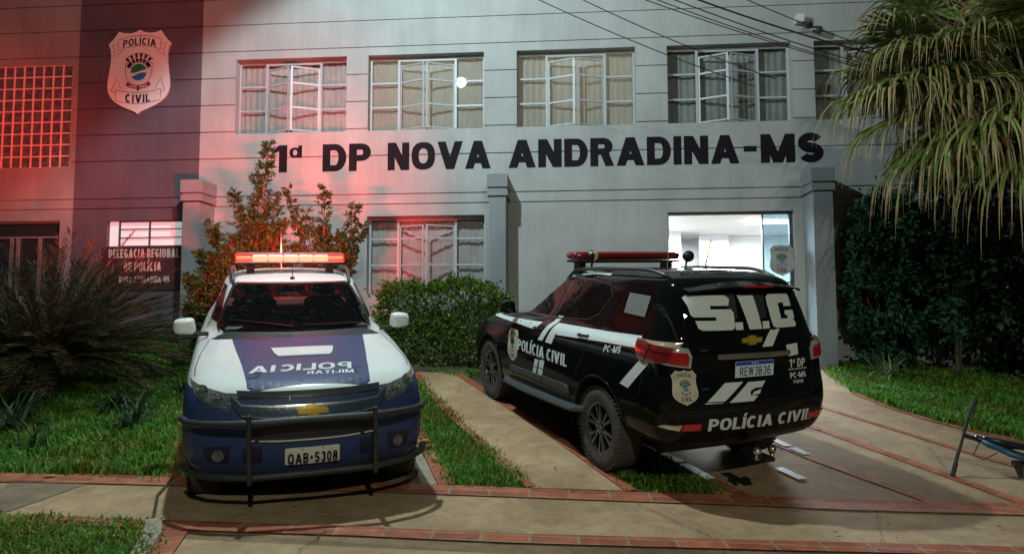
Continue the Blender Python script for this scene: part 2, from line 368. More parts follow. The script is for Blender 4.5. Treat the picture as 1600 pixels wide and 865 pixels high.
sheet('sidewalk', [[(-16, 4.3), (16, 5.3), (16, 7.4), (3.86, 6.45), (-.9, 6.24), (-3.5, 6.1), (-16, 5.2)], [(-2.75, 4.95), (-2.4, 3.5), (16, 3.5), (16, 6), (1, 5.3)]], M_conc, .008)
sheet('road', [[(-70, -40), (70, -40), (70, 3.2), (-70, 3.2)]], M_asph, .012)
sheet('driveway', [[(-3.55, 6.0), (-1.16, 6.2), (-1.5, 7.3), (-1.95, 8.6), (-2.4, 10.6), (-5.6, 11.4), (-4.9, 9.3), (-4.2, 7.5)]], M_asph, .012)
sheet('path', [[(-2.28, 10.8), (-1.72, 10.9), (-.95, 9.4), (-.2, 7.95), (.52, 6.4), (-.33, 6.36), (-1.3, 8.3), (-2.1, 10.0)]], M_conc, .014)
sheet('driveway', [[(1.3, 6.35), (1.0, 7.0), (.2, 8.9), (-.5, 10.4), (-.6, 11.9), (1.2, 12.65), (4.35, 12.65), (4.1, 11.6), (4.05, 10.6), (4.2, 9.8), (4.45, 9.2), (4.75, 8.75), (5.1, 8.4), (6.0, 7.9), (16, 5.2), (16, 5.0), (3.9, 6.5)]], M_conc2, .010)
sheet('forecourt', [[(-6.5, 11.2), (-2.3, 10.9), (-1.75, 10.95), (-.5, 11.0), (1.0, 12.0), (1.0, 12.64), (-6.5, 12.64)]], M_soil, .006)
# terracotta bands along the pavement and thin rows between the drives
UP = [(-16, 5.42), (-5.0, 5.86), (-3.4, 6.02), (-.93, 6.165), (.38, 6.22), (1.25, 6.26), (2.3, 6.29), (3.8, 6.40), (16, 7.1)]
LOW = [(-16, 4.1), (-4.1, 4.90), (-2.95, 4.94), (-1.5, 5.03), (-.4, 5.06), (1.4, 5.2), (3.2, 5.36), (16, 6.3)]
sheet('brick_band', line(UP[:-1], .28) + line(UP[-2:], .28), M_brick, .020)
sheet('brick_band', line(LOW[:3], .17) + line(LOW[2:], .19), M_brick, .021)
sheet('brick_edging', line([(-2.72, 4.86), (-2.52, 4.2), (-2.3, 3.4)], .17), M_brick_d, .022)
sheet('brick_edging', line([(-3.50, 6.12), (-3.95, 7.0), (-4.5, 8.1), (-5.2, 9.9)], .12), M_brick_d, .023)
sheet('brick_edging', line([(-1.07, 6.3), (-1.35, 7.05), (-1.68, 7.9), (-2.15, 9.9)], .15), M_brick_d, .023)
sheet('brick_edging', line([(-.34, 6.37), (-1.3, 8.3), (-2.08, 10.0), (-2.28, 10.8)], .10), M_brick_d, .024)
sheet('brick_edging', line([(.53, 6.39), (-.2, 7.95), (-.95, 9.4), (-1.74, 10.9)], .11), M_brick_d, .024)
sheet('brick_edging', line([(1.58, 6.30), (1.28, 6.78)], .11) + line([(1.24, 6.86), (.84, 7.66), (-.4, 10.3)], .11), M_brick_d, .019)
sheet('brick_edging', line([(3.1, 6.45), (2.46, 7.45), (1.2, 9.9)], .10), M_brick_d, .019)
sheet('brick_edging', line([(3.9, 6.5), (2.93, 8.48), (1.6, 11.1)], .12), M_brick_d, .018)
sheet('brick_edging', line([(4.95, 6.6), (4.15, 7.95), (3.24, 9.66), (2.6, 11.0)], .085), M_brick_d, .018)
sheet('brick_edging', line([(6.0, 7.86), (5.08, 8.36), (4.72, 8.7), (4.4, 9.15), (4.15, 9.75), (4.0, 10.5)], .10), M_brick_d, .019)
for k, (a, b) in enumerate((((.80, 7.74), (.93, 7.48)), ((.95, 7.44), (1.08, 7.19)), ((1.10, 7.14), (1.29, 6.76)), ((2.17, 8.14), (2.31, 7.85)), ((2.33, 7.80), (2.42, 7.6)), ((2.0, 7.15), (2.14, 6.87)))):
    sheet('lit_brick_strip', line([a, b], .10), M_lit_brick, .027)  # pieces of brick row, painted pale where entrance light catches them
sheet('kerb', line([(-2.98, 5.02), (-2.83, 4.75), (-2.62, 4.2), (-2.45, 3.5)], .11), M_kerb, .034)
sheet('kerb', line([(-1.22, 6.28), (-1.43, 6.85), (-1.62, 7.3)], .13), M_kerb, .022)
sheet('shadow_band', [[(-4.5, 5.2), (-4.7, 5.84), (-4.05, 5.9), (-4.12, 5.06), (-4.2, 5.0)], [(-16, 4.9), (-16, 5.5), (-4.7, 5.84), (-4.5, 5.2)][:0] or [(-4.6, 5.1), (-4.7, 5.3), (-4.5, 5.4)]][:1], M_shadow_band, .013)  # soft shadow band across the sidewalk, painted as darker concrete
sheet('expansion_joint', line([(-3.46, 6.1), (-3.30, 5.6), (-3.02, 5.08)], .025), M_soil, .024)

def crack(name, pts, w=.012):
    q = []
    for i in range(len(pts) - 1):
        for k in range(8): u = k / 8; q.append((pts[i][0] + (pts[i + 1][0] - pts[i][0]) * u + random.gauss(0, .010), pts[i][1] + (pts[i + 1][1] - pts[i][1]) * u + random.gauss(0, .010)))
    q.append(pts[-1]); sheet(name, [p for i in range(len(q) - 1) for p in ribbon(q[i:i + 2], w * random.uniform(.3, .6))], mat('crack_dirt', (.035, .025, .018), .95), .0265)
crack('paving_crack', [(1.05, 5.25), (.85, 5.55), (.55, 6.0)], .014); crack('paving_crack', [(-1.7, 5.0), (-1.75, 4.6)], .014); crack('paving_crack', [(1.35, 5.18), (1.6, 4.8)], .014); crack('paving_crack', [(-.75, 8.6), (-.2, 8.3)], .008); crack('paving_crack', [(2.2, 5.35), (2.5, 6.2)], .008); crack('paving_crack', [(-4.0, 5.1), (-3.9, 5.9)], .008)
# ---------------------------------------------------------------- grass
M_grass = leafmat('grass_blades', (.055, .185, .022), (.17, .37, .055), .5, .35)
def grass_patches(m):
    nt = m.node_tree; L = nt.links.new; rp = [n for n in nt.nodes if n.type == 'VALTORGB'][0]; tc = nt.nodes.new('ShaderNodeTexCoord'); n = nt.nodes.new('ShaderNodeTexNoise'); n.inputs['Scale'].default_value = 1.7; n.inputs['Detail'].default_value = 6
    r = nt.nodes.new('ShaderNodeValToRGB'); r.color_ramp.elements[0].position = .40; r.color_ramp.elements[1].position = .68; r.color_ramp.elements[0].color = (1, 1, 1, 1); r.color_ramp.elements[1].color = (1.25, .62, .55, 1)
    mu = nt.nodes.new('ShaderNodeMix'); mu.data_type = 'RGBA'; mu.blend_type = 'MULTIPLY'; mu.inputs[0].default_value = 1
    L(tc.outputs['Object'], n.inputs['Vector']); L(n.outputs[0], r.inputs[0]); L(rp.outputs[0], mu.inputs['A']); L(r.outputs[0], mu.inputs['B'])
    for nd in nt.nodes:
        if nd.type == 'BSDF_PRINCIPLED': L(mu.outputs['Result'], nd.inputs['Base Color'])
        if nd.type == 'BSDF_TRANSLUCENT': L(mu.outputs['Result'], nd.inputs[0])
grass_patches(M_grass)
def inside(P, x, y):
    r = np.zeros(len(x), bool); n = len(P)
    for i in range(n):
        (x0, y0), (x1, y1) = P[i], P[(i + 1) % n]
        c = ((y0 > y) != (y1 > y)) & (x < (x1 - x0) * (y - y0) / (y1 - y0 + 1e-12) + x0); r ^= c
    return r
def grass(name, P, dens, h0, label, box=None, edge=.055):
    xs = [p[0] for p in P]; ys = [p[1] for p in P]; b = box or (min(xs), max(xs), min(ys), max(ys))
    n = int((b[1] - b[0]) * (b[3] - b[2]) * dens)
    x = rng.uniform(b[0], b[1], n); y = rng.uniform(b[2], b[3], n); k = inside(P, x, y); x, y = x[k], y[k]; n = len(x)
    x += rng.normal(0, edge, n); y += rng.normal(0, edge, n)
    pt = np.sin(x * 1.9 + 2 * np.sin(y * 1.3)) * np.sin(y * 2.3 + 1.5 * np.sin(x * 1.7)) + .5 * np.sin(x * 5.1 + y * 3.7); k = rng.random(n) < np.clip(1.05 + .45 * pt, .25, 1); x, y = x[k], y[k]; n = len(x)
    # clumps of taller growth
    cx = np.sin(x * 7.1 + 1.3 * np.sin(y * 5.3)) * np.sin(y * 6.3 + 1.7 * np.sin(x * 4.1)); hh = h0 * (.55 + .35 * (cx + 1) / 2 * 1.6 + rng.uniform(0, .5, n))
    z = G0 + GX * x + GY * np.maximum(y, YB) + np.minimum(y - YB, 0) * .05
    a = rng.uniform(0, 2 * np.pi, n); w = rng.uniform(.0035, .0075, n) * (1 + h0 * 4); le = rng.uniform(.25, 1.15, n) * hh; b2 = a + rng.normal(np.pi / 2, .5, n)
    p0 = np.stack([x - np.cos(a) * w, y - np.sin(a) * w, z], 1); p1 = np.stack([x + np.cos(a) * w, y + np.sin(a) * w, z], 1)
    mx = x + np.cos(b2) * le * .35; my = y + np.sin(b2) * le * .35
    p2 = np.stack([mx + np.cos(a) * w * .8, my + np.sin(a) * w * .8, z + hh * .7], 1); p3 = np.stack([mx - np.cos(a) * w * .8, my - np.sin(a) * w * .8, z + hh * .7], 1)
    p4 = np.stack([x + np.cos(b2) * le, y + np.sin(b2) * le, z + hh * .92], 1)
    V = np.stack([p0, p1, p2, p3, p4], 1).reshape(-1, 3)
    me = bpy.data.meshes.new(name); me.vertices.add(n * 5); me.vertices.foreach_set('co', V.ravel())
    i = np.arange(n)[:, None] * 5; li = np.concatenate([i + np.array([[0, 1, 2, 3]]), i + np.array([[3, 2, 4]])], 1).ravel()
    ls = (np.arange(n)[:, None] * 7 + np.array([[0, 4]])).ravel()
    me.loops.add(n * 7); me.loops.foreach_set('vertex_index', li.astype(np.int32)); me.polygons.add(n * 2); me.polygons.foreach_set('loop_start', ls.astype(np.int32))
    me.update(calc_edges=True); me.validate(); me.materials.append(M_grass)
    o = bpy.data.objects.new(name, me); COL.objects.link(o); return tag(o, label, 'grass', kind='stuff')
grass('lawn_grass', LAWN_L, 2400, .085, 'green lawn between the sago palm and the white and blue pickup', (-8, -3.4, 5.9, 12.6))
grass('lawn_grass', LAWN_S, 3400, .055, 'narrow wedge of bright lawn right of the white and blue pickup')
grass('lawn_grass', LAWN_C, 2600, .05, 'small patch of lawn beside the rear wheel of the black car')
grass('lawn_grass', LAWN_R, 2000, .10, 'large curving lawn right of the driveway under the fan palm', (3.9, 9.5, 6.5, 12.6))
grass('lawn_grass', LAWN_B, 3000, .045, 'corner of lawn at the near edge of the sidewalk', (-5.2, -2.5, 4.2, 5.0))
grass('lawn_grass', [(-2.3, 10.85), (-.6, 11.0), (-.5, 10.3), (-1.3, 10.6)], 1800, .07, 'strip of grass at the foot of the clipped hedge')

# ---------------------------------------------------------------- police station
YW = 12.65
def facade_mat(name, c, v=.10):
    m = mat(name, c, .8, bump=.35, bscale=85)
    nt = m.node_tree; b = nt.nodes['Principled BSDF']; tc = nt.nodes.new('ShaderNodeTexCoord'); L = nt.links.new
    mp = nt.nodes.new('ShaderNodeMapping'); mp.inputs['Scale'].default_value = (2.6, 1, .35); n1 = nt.nodes.new('ShaderNodeTexNoise'); n1.inputs['Scale'].default_value = 1.2; n1.inputs['Detail'].default_value = 9; n1.inputs['Roughness'].default_value = .7
    n2 = nt.nodes.new('ShaderNodeTexNoise'); n2.inputs['Scale'].default_value = 1.1; n2.inputs['Detail'].default_value = 7
    ad = nt.nodes.new('ShaderNodeMath'); ad.operation = 'ADD'; r = nt.nodes.new('ShaderNodeValToRGB'); r.color_ramp.elements[0].position = .75; r.color_ramp.elements[1].position = 1.25
    r.color_ramp.elements[0].color = (*[x * (1 - v) for x in c], 1); r.color_ramp.elements[1].color = (*[min(1, x * (1 + v)) for x in c], 1)
    hm = nt.nodes.new('ShaderNodeMath'); hm.operation = 'MULTIPLY'; hm.inputs[1].default_value = 1
    L(tc.outputs['Object'], mp.inputs[0]); L(mp.outputs[0], n1.inputs['Vector']); L(tc.outputs['Object'], n2.inputs['Vector']); L(n1.outputs[0], ad.inputs[0]); L(n2.outputs[0], ad.inputs[1]); L(ad.outputs[0], r.inputs[0])
    r.color_ramp.elements[0].position = .38; r.color_ramp.elements[1].position = .62; hm.inputs[1].default_value = .5; L(ad.outputs[0], hm.inputs[0]); L(hm.outputs[0], r.inputs[0]); L(r.outputs[0], b.inputs['Base Color'])
    return m
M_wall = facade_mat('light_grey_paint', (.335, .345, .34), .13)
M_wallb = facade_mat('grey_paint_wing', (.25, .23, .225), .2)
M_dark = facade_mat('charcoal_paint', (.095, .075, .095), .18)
M_pill = facade_mat('grey_pillar_paint', (.20, .215, .225), .15)
M_groove = mat('groove_shadow_gap', (.10, .10, .10), .9)
M_letter = mat('black_letter_paint', (.010, .008, .012), .75, var=.3, scale=6, spec=.12)
M_frame = mat('pale_steel', (.36, .38, .40), .45, var=.08, scale=20)
M_frame_d = mat('dark_steel', (.05, .05, .055), .45)
M_curtain = mat('cream_curtain', (.40, .40, .38), .9, var=.12, scale=5)
M_room = mat('white_interior_paint', (.80, .81, .82), .6, var=.03, scale=1)
M_pane = glass('window_glass', clear=.93, rough=.01)
M_soffit = mat('red_lit_lintel', (.20, .075, .06), .8)  # red light from below is put into this colour

station = empty('police_station', (0, YW, 1.0), 'two storey grey police station with large dark lettering and steel windows', 'building')
BX, BY, BZ = 0, YW, 1.0   # children are in station space
def sp(x, y, z): return (x - BX, y - BY, z - BZ)
class SB(MB):
    def box(s, x0, x1, y0, y1, z0, z1, m=None, bev=0.): return MB.box(s, x0 - BX, x1 - BX, y0 - BY, y1 - BY, z0 - BZ, z1 - BZ, m, bev)
WIN = [(-6.18, -4.06), (-3.65, -1.50), (-.90, 1.235), (1.795, 3.96), (4.35, 6.5), (7.0, 9.1)]
WZ = (5.20, 6.615); LOWW = (-3.64, -1.49, 2.2, 3.615); DOOR = (1.76, 3.92, .7, 3.61)
OPEN = [(a, b, *WZ) for a, b in WIN] + [LOWW, DOOR]
def walls(sb, x0, x1, y0, y1, z0, z1, holes, m=None):
    xs = sorted({x0, x1, *[v for h in holes for v in h[:2] if x0 < v < x1]}); zs = sorted({z0, z1, *[v for h in holes for v in h[2:] if z0 < v < z1]})
    for i in range(len(xs) - 1):
        k = 0
        while k < len(zs) - 1:
            cx = (xs[i] + xs[i + 1]) / 2; free = lambda q: not any(h[0] < cx < h[1] and h[2] < (zs[q] + zs[q + 1]) / 2 < h[3] for h in holes)
            if not free(k): k += 1; continue
            e = k
            while e + 1 < len(zs) - 1 and free(e + 1): e += 1
            sb.box(xs[i], xs[i + 1], y0, y1, zs[k], zs[e + 1], m); k = e + 1
GRV = [9.3, 8.8, 8.29, 7.785, 7.28, 6.772, 6.262, 5.752, 5.242, 4.735, 4.02, 3.835]; GW = .024
w = SB()
zz = [.2] + sorted(GRV) + [9.6]
for i in range(len(zz) - 1):
    a = zz[i] + (GW / 2 if i else 0); b = zz[i + 1] - GW / 2
    walls(w, -6.85, 10.5, YW, YW + .022, a, b, OPEN, 0)
walls(w, -6.85, 10.5, YW + .024, YW + .20, .2, 9.6, OPEN, 0)
w.box(-6.85, 10.5, YW + 5.0, YW + 5.2, .2, 9.6, 0)
w.build('wall', [M_wall], station)
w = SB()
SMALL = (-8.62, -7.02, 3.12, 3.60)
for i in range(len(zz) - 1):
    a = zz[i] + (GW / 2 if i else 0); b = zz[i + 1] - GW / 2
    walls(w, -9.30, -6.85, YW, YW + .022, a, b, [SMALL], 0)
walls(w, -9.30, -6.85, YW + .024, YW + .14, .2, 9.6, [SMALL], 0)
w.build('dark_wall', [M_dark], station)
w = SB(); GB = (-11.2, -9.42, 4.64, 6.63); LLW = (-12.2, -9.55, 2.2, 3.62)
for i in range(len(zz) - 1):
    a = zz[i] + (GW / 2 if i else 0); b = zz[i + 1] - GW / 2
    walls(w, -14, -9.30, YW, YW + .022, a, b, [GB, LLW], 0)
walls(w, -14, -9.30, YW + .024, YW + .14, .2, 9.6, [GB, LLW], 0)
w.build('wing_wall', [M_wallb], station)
# square pillars with capped heads
for x0, x1, lab in ((-6.85, -6.53, None), (-1.345, -1.06, None), (4.085, 4.40, None)):
    p = SB(); yp = 12.1
    p.box(x0, x1, yp + .03, YW - .002, .2, 3.84, 0); o = p.build('pillar', [M_pill], station)
    c = SB(); c.box(x0 - .035, x1 + .035, yp, YW - .003, 3.86, 3.965, 0); c.box(x0 - .015, x1 + .015, yp + .02, YW - .003, 3.965, 4.01, 0); c.box(x0 - .035, x1 + .035, yp - .01, YW - .003, 4.01, 4.235, 0)
    c.build('pillar_cap', [M_pill], o)

def strip_window(x0, x1, z0, z1, name='window', warm=None, open_d=.22, rows=(.335, .66)):
    """steel window: two fixed side lights and a pair of leaves pushed out to a point"""
    y = YW + .165; f = SB(); t = .035; Wd = x1 - x0; q1, q2 = x0 + Wd * .253, x1 - Wd * .253; xm = (x0 + x1) / 2; ztop = z1 - .0
    f.box(x0, x1, y, y + .04, z1 - .05, z1); f.box(x0, x0 + t, y, y + .04, z0, z1 - .05); f.box(x1 - t, x1, y, y + .04, z0, z1 - .05)
    f.box(x0, x1, y, y + .05, z0 - .0, z0 + .03)
    for q in (q1, q2): f.box(q - .022, q + .022, y - .015, y + .04, z0 + .03, z1 - .05)
    for r in rows:
        zr = z0 + (z1 - z0) * r
        f.box(x0 + t, q1 - .022, y - .005, y + .025, zr - .016, zr + .016); f.box(q2 + .022, x1 - t, y - .005, y + .025, zr - .016, zr + .016)
    f.box(q1 + .022, q2 - .022, y, y + .03, z1 - .075, z1 - .05)
    win = f.build(name, [M_frame], station)
    # the soffit and sill boards
    s = SB(); s.box(x0 + .001, x1 - .001, YW + .003, YW + .42, z0 - .03, z0 - .001); s.build('sill', [M_frame], win)
    for xa, xb in ((x0 + t, q1 - .022), (q2 + .022, x1 - t)):
        g = SB(); g.box(xa, xb, y + .008, y + .012, z0 + .03, z1 - .05); g.build('pane', [M_pane], win)
    for sgn, xa in ((1, q1 + .026), (-1, q2 - .026)):
        xb = xm - sgn * .018; ya, yb = y + .01, y + .01 - open_d; zt, zb = z1 - .165, z0 + .035
        lf = MB(); gl = MB()
        def pt(u, d, z): return sp(xa + (xb - xa) * u, ya + (yb - ya) * u + d, z)
        def bar(u0, u1, za, zb_):
            lf.hexa([pt(u0, -.014, za), pt(u1, -.014, za), pt(u1, .014, za), pt(u0, .014, za), pt(u0, -.014, zb_), pt(u1, -.014, zb_), pt(u1, .014, zb_), pt(u0, .014, zb_)])
        L = math.dist((xa, ya), (xb, yb)); b = .03 / L
        bar(0, b, zb, zt); bar(1 - 1.3 * b, 1, zb, zt); bar(b, 1 - 1.3 * b, zb, zb + .022); bar(b, 1 - 1.3 * b, zt - .022, zt)
        for r in rows:
            zr = z0 + (z1 - z0) * r; bar(b, 1 - 1.3 * b, zr - .016, zr + .016)
        leaf = lf.build('casement', [M_frame], win)
        gl.hexa([pt(b, -.002, zb), pt(1 - b, -.002, zb), pt(1 - b, .002, zb), pt(b, .002, zb), pt(b, -.002, zt), pt(1 - b, -.002, zt), pt(1 - b, .002, zt), pt(b, .002, zt)])
        gl.build('casement_pane', [M_pane], win)
    # pleated curtain
    n = 260; vs = []; fs = []
    ph = random.random() * 6
    for i in range(n + 1):
        u = i / n; yy = YW + .275 + .007 * math.sin(u * 118 + ph + 2 * math.sin(u * 9)) + .006 * math.sin(u * 37 + 1.3 * ph)
        vs += [sp(x0 - .05 + (Wd + .1) * u, yy, z0 - .05), sp(x0 - .05 + (Wd + .1) * u, yy, z1 + .02)]
    fs = [(2 * i, 2 * i + 2, 2 * i + 3, 2 * i + 1) for i in range(n)]
    mesh_obj('curtain', vs, fs, warm or M_curtain, win, smooth=True)
    return win
def curtain_lit(name, c):
    m = mat(name, (.46, .455, .41), .9, var=.10, scale=5); nt = m.node_tree; b = nt.nodes['Principled BSDF']; out = nt.nodes['Material Output']
    tl = nt.nodes.new('ShaderNodeBsdfTranslucent'); tl.inputs[0].default_value = (*c, 1); mx = nt.nodes.new('ShaderNodeMixShader'); mx.inputs[0].default_value = .4
    nt.links.new(b.outputs[0], mx.inputs[1]); nt.links.new(tl.outputs[0], mx.inputs[2]); nt.links.new(mx.outputs[0], out.inputs[0]); return m
M_cl = curtain_lit('thin_cream_curtain', (.72, .70, .60))
M_cd = mat('grey_green_curtain', (.25, .265, .25), .9, var=.2, scale=4)
for k, (a, b) in enumerate(WIN): strip_window(a, b, *WZ, warm=M_cl if k in (1, 2) else (M_cd if k > 2 else None), open_d=(.215, .20, .175, .205, .19, .18)[k])
strip_window(LOWW[0], LOWW[1], LOWW[2], LOWW[3], rows=(.42, .72) if False else (.375, .715))
# upstairs rooms behind the windows, two of them with a lamp on
r = SB()
for xa, xb in ((-6.84, -3.86), (-3.86, -1.2), (-1.2, 1.5), (1.5, 4.16), (4.16, 10.4)):
    r.box(xa, xb, YW + 2.6, YW + 2.7, 4.7, 7.2); r.box(xb - .04, xb + .04, YW + .205, YW + 2.6, 4.7, 7.2)
r.box(-6.84, 10.4, YW + .205, YW + 2.6, 7.2, 7.25); r.box(-6.84, 10.4, YW + .205, YW + 2.6, 4.65, 4.7)
r.box(-6.8, -6.75, YW + .205, YW + 2.6, 4.7, 7.2); r.box(-3.9, -1.3, YW + .9, YW + .95, 1.2, 4.6)
r.build('upstairs_rooms', [mat('cream_interior_paint', (.6, .56, .48), .8)], station)
for x in (-2.5, .3): lamp('room_lamp', 'POINT', (x, YW + 1.6, 6.6), 22, (1, .94, .80), .12)

# glass-block panel
g = SB(); bm_ = SB(); nx, nz = 9, 9; dx = (GB[1] - GB[0]) / nx; dz = (GB[3] - GB[2]) / nz
for i in range(nx):
    for j in range(nz):
        x, z = GB[0] + i * dx, GB[2] + j * dz
        g.box(x + .012, x + dx - .012, YW + .03, YW + .12, z + .012, z + dz - .012, bev=.012)
blk = bm_
for i in range(nx + 1): bm_.box(GB[0] + i * dx - .012, GB[0] + i * dx + .012, YW + .012, YW + .115, GB[2], GB[3])
for j in range(nz + 1): bm_.box(GB[0], GB[1], YW + .016, YW + .11, GB[2] + j * dz - .012, GB[2] + j * dz + .012)
gbp = bm_.build('glass_block_window', [mat('grey_mortar', (.62, .55, .52), .8, var=.15, scale=9)], station)
M_gb = mat('glass_block', (.10, .09, .09), .16, bump=1.0, bscale=26, var=.7, scale=16, spec=.9)
g.build('glass_block_pane', [M_gb], gbp)
# lower left window
f = SB(); x0, x1, z0, z1 = LLW
f.box(x0, x1, YW + .05, YW + .09, z1 - .04, z1); f.box(x1 - .04, x1, YW + .05, YW + .09, z0, z1 - .04); f.box(x0, x1 - .04, YW + .06, YW + .085, 3.30, 3.335)
for x in (-9.98, -10.42, -10.55): f.box(x - .03, x + .03, YW + .055, YW + .088, z0, 3.30)
o = f.build('window', [mat('wing_window_steel', (.16, .14, .14), .5)], station)
g = SB(); g.box(x0, x1 - .04, YW + .10, YW + .105, z0, z1 - .04); g.build('pane', [mat('dark_window_glass', (.02, .018, .018), .08, spec=.8)], o)
# small lit window with a white blind
f = SB(); x0, x1, z0, z1 = SMALL; y = YW + .06
for z in (z0, (z0 * 2 + z1) / 3, (z0 + 2 * z1) / 3, z1 - .018): f.box(-8.39, -7.17, y, y + .02, z, z + .018)
for x in (-8.40, -7.81, -7.17): f.box(x - .011, x + .011, y - .004, y + .024, z0, z1)
o = f.build('window', [M_frame_d], station)
g = SB(); g.box(x0, x1, YW + .10, YW + .11, z0, z1); g.build('lit_blind', [mat('backlit_white_blind', (.8, .8, .8), .7, emit=(.92, .95, 1), estr=.34)], o)

# lobby behind the entrance
lob = SB(); X0, X1, Yb = .9, 5.4, YW + 4.4
lob.box(X0, X1, Yb, Yb + .1, .85, 3.75); lob.box(X0 - .1, X0, YW + .205, Yb, .85, 3.75); lob.box(X1, X1 + .1, YW + .205, Yb, .85, 3.75)
lob.box(X0, X1, YW + .205, Yb, 3.66, 3.74); lob.box(X0, X1, YW + .205, Yb, .86, .90)
lob.box(1.0, 2.45, YW + 3.0, YW + 3.06, .9, 3.655); lob.box(2.95, 3.6, YW + 3.6, YW + 3.7, .9, 3.655); lob.box(3.6, 5.3, YW + 3.9, YW + 4.0, .9, 3.655)
lob.build('lobby_room', [M_room], station)
t_ = SB(); t_.box(1.88, 1.90, YW + 2.96, YW + 2.995, .9, 3.02); t_.build('partition_joint', [M_frame_d], station)
for i, (xa, xb, yy) in enumerate(((1.05, 1.95, 1.6), (3.45, 4.6, 1.5))):
    t_ = SB(); t_.box(xa, xb, YW + yy, YW + yy + .07, 3.60, 3.64); t_.build('ceiling_tube', [mat('lit_tube', (1, 1, 1), .5, emit=(.9, .97, 1), estr=26)], station)
lamp('lobby_lamp', 'AREA', (2.8, YW + 1.7, 3.55), 1000, (.88, .96, 1), size=1.6)
d = SB(); y = YW + .07
d.box(DOOR[0], DOOR[1], y, y + .05, 3.56, 3.61); d.box(3.395, 3.42, y, y + .05, .9, 3.56); d.box(3.86, 3.92, y, y + .05, .9, 3.56); d.box(1.76, 1.785, y, y + .05, .9, 3.56)
door = d.build('entrance_door', [M_frame_d], station)
g = SB(); g.box(1.785, 3.395, y + .02, y + .028, .9, 3.56); g.build('door_glass', [M_pane], door)
g = SB(); g.box(3.42, 3.86, y + .02, y + .028, .9, 3.56); g.build('door_glass', [glass('tinted_door_glass', (.72, .86, .92), clear=.72)], door)
h_ = SB(); h_.box(3.55, 3.86, y - .004, y, 2.35, 2.375); h_.box(3.55, 3.86, y - .004, y, 2.28, 2.305)
for i in range(9): h_.box(3.57 + i * .034, 3.582 + i * .034, y - .004, y, 2.305, 2.35)
h_.build('door_band', [M_frame_d], door)

# painted lettering
def wall_fn(x, z, l): return sp(x, YW - .004 - l, z)
def letters(words, z0, z1):
    P = []
    for s, xa, xb in words: P += text(s, xa, z0, xb - xa, z1 - z0, t=.265, cond=1.08, sp=.085)
    return P
P = [letters([q], 4.455, 4.965) for q in (('DP', -4.49, -3.58), ('NOVA', -3.27, -1.375), ('ANDRADINA', -1.05, 3.02), ('MS', 3.39, 4.46))]
P += [text('1', -5.45, 4.455, .29, .51, t=.27) + text('ª', -5.12, 4.47, .24, .51, t=.20), [rect(3.10, 4.66, 3.32, 4.76)]]
for q in P: v, f_ = slab(q, wall_fn); mesh_obj('lettering', v, f_, M_letter, station)
# ---------------------------------------------------------------- wall emblem, sign, camera, cables
M_plate = mat('white_enamel', (.74, .72, .72), .4, var=.05, scale=4)
M_ink = mat('dark_ink', (.020, .008, .022), .5); M_red = mat('red_ribbon_ink', (.35, .012, .03), .5); M_green = mat('green_ink', (.02, .20, .08), .5); M_blue = mat('blue_ink', (.03, .18, .55), .5); M_ink2 = mat('grey_outline_ink', (.16, .15, .16), .5)
M_gold = mat('gold_ink', (.45, .33, .10), .5)
def shield_outline():
    # right half from the top point clockwise, unit width 1 (x -.5..+.5), height 1.32
    h = [(0, 1.32), (.06, 1.285), (.15, 1.265), (.27, 1.275), (.335, 1.30), (.375, 1.245), (.43, 1.17), (.50, 1.10), (.465, 1.02), (.452, .92), (.455, .80), (.475, .66), (.495, .52), (.498, .43), (.48, .34), (.44, .265), (.36, .185), (.25, .12), (.12, .065), (.04, .03), (0, 0)]
    return h + [(-x, y) for x, y in reversed(h[1:-1])]
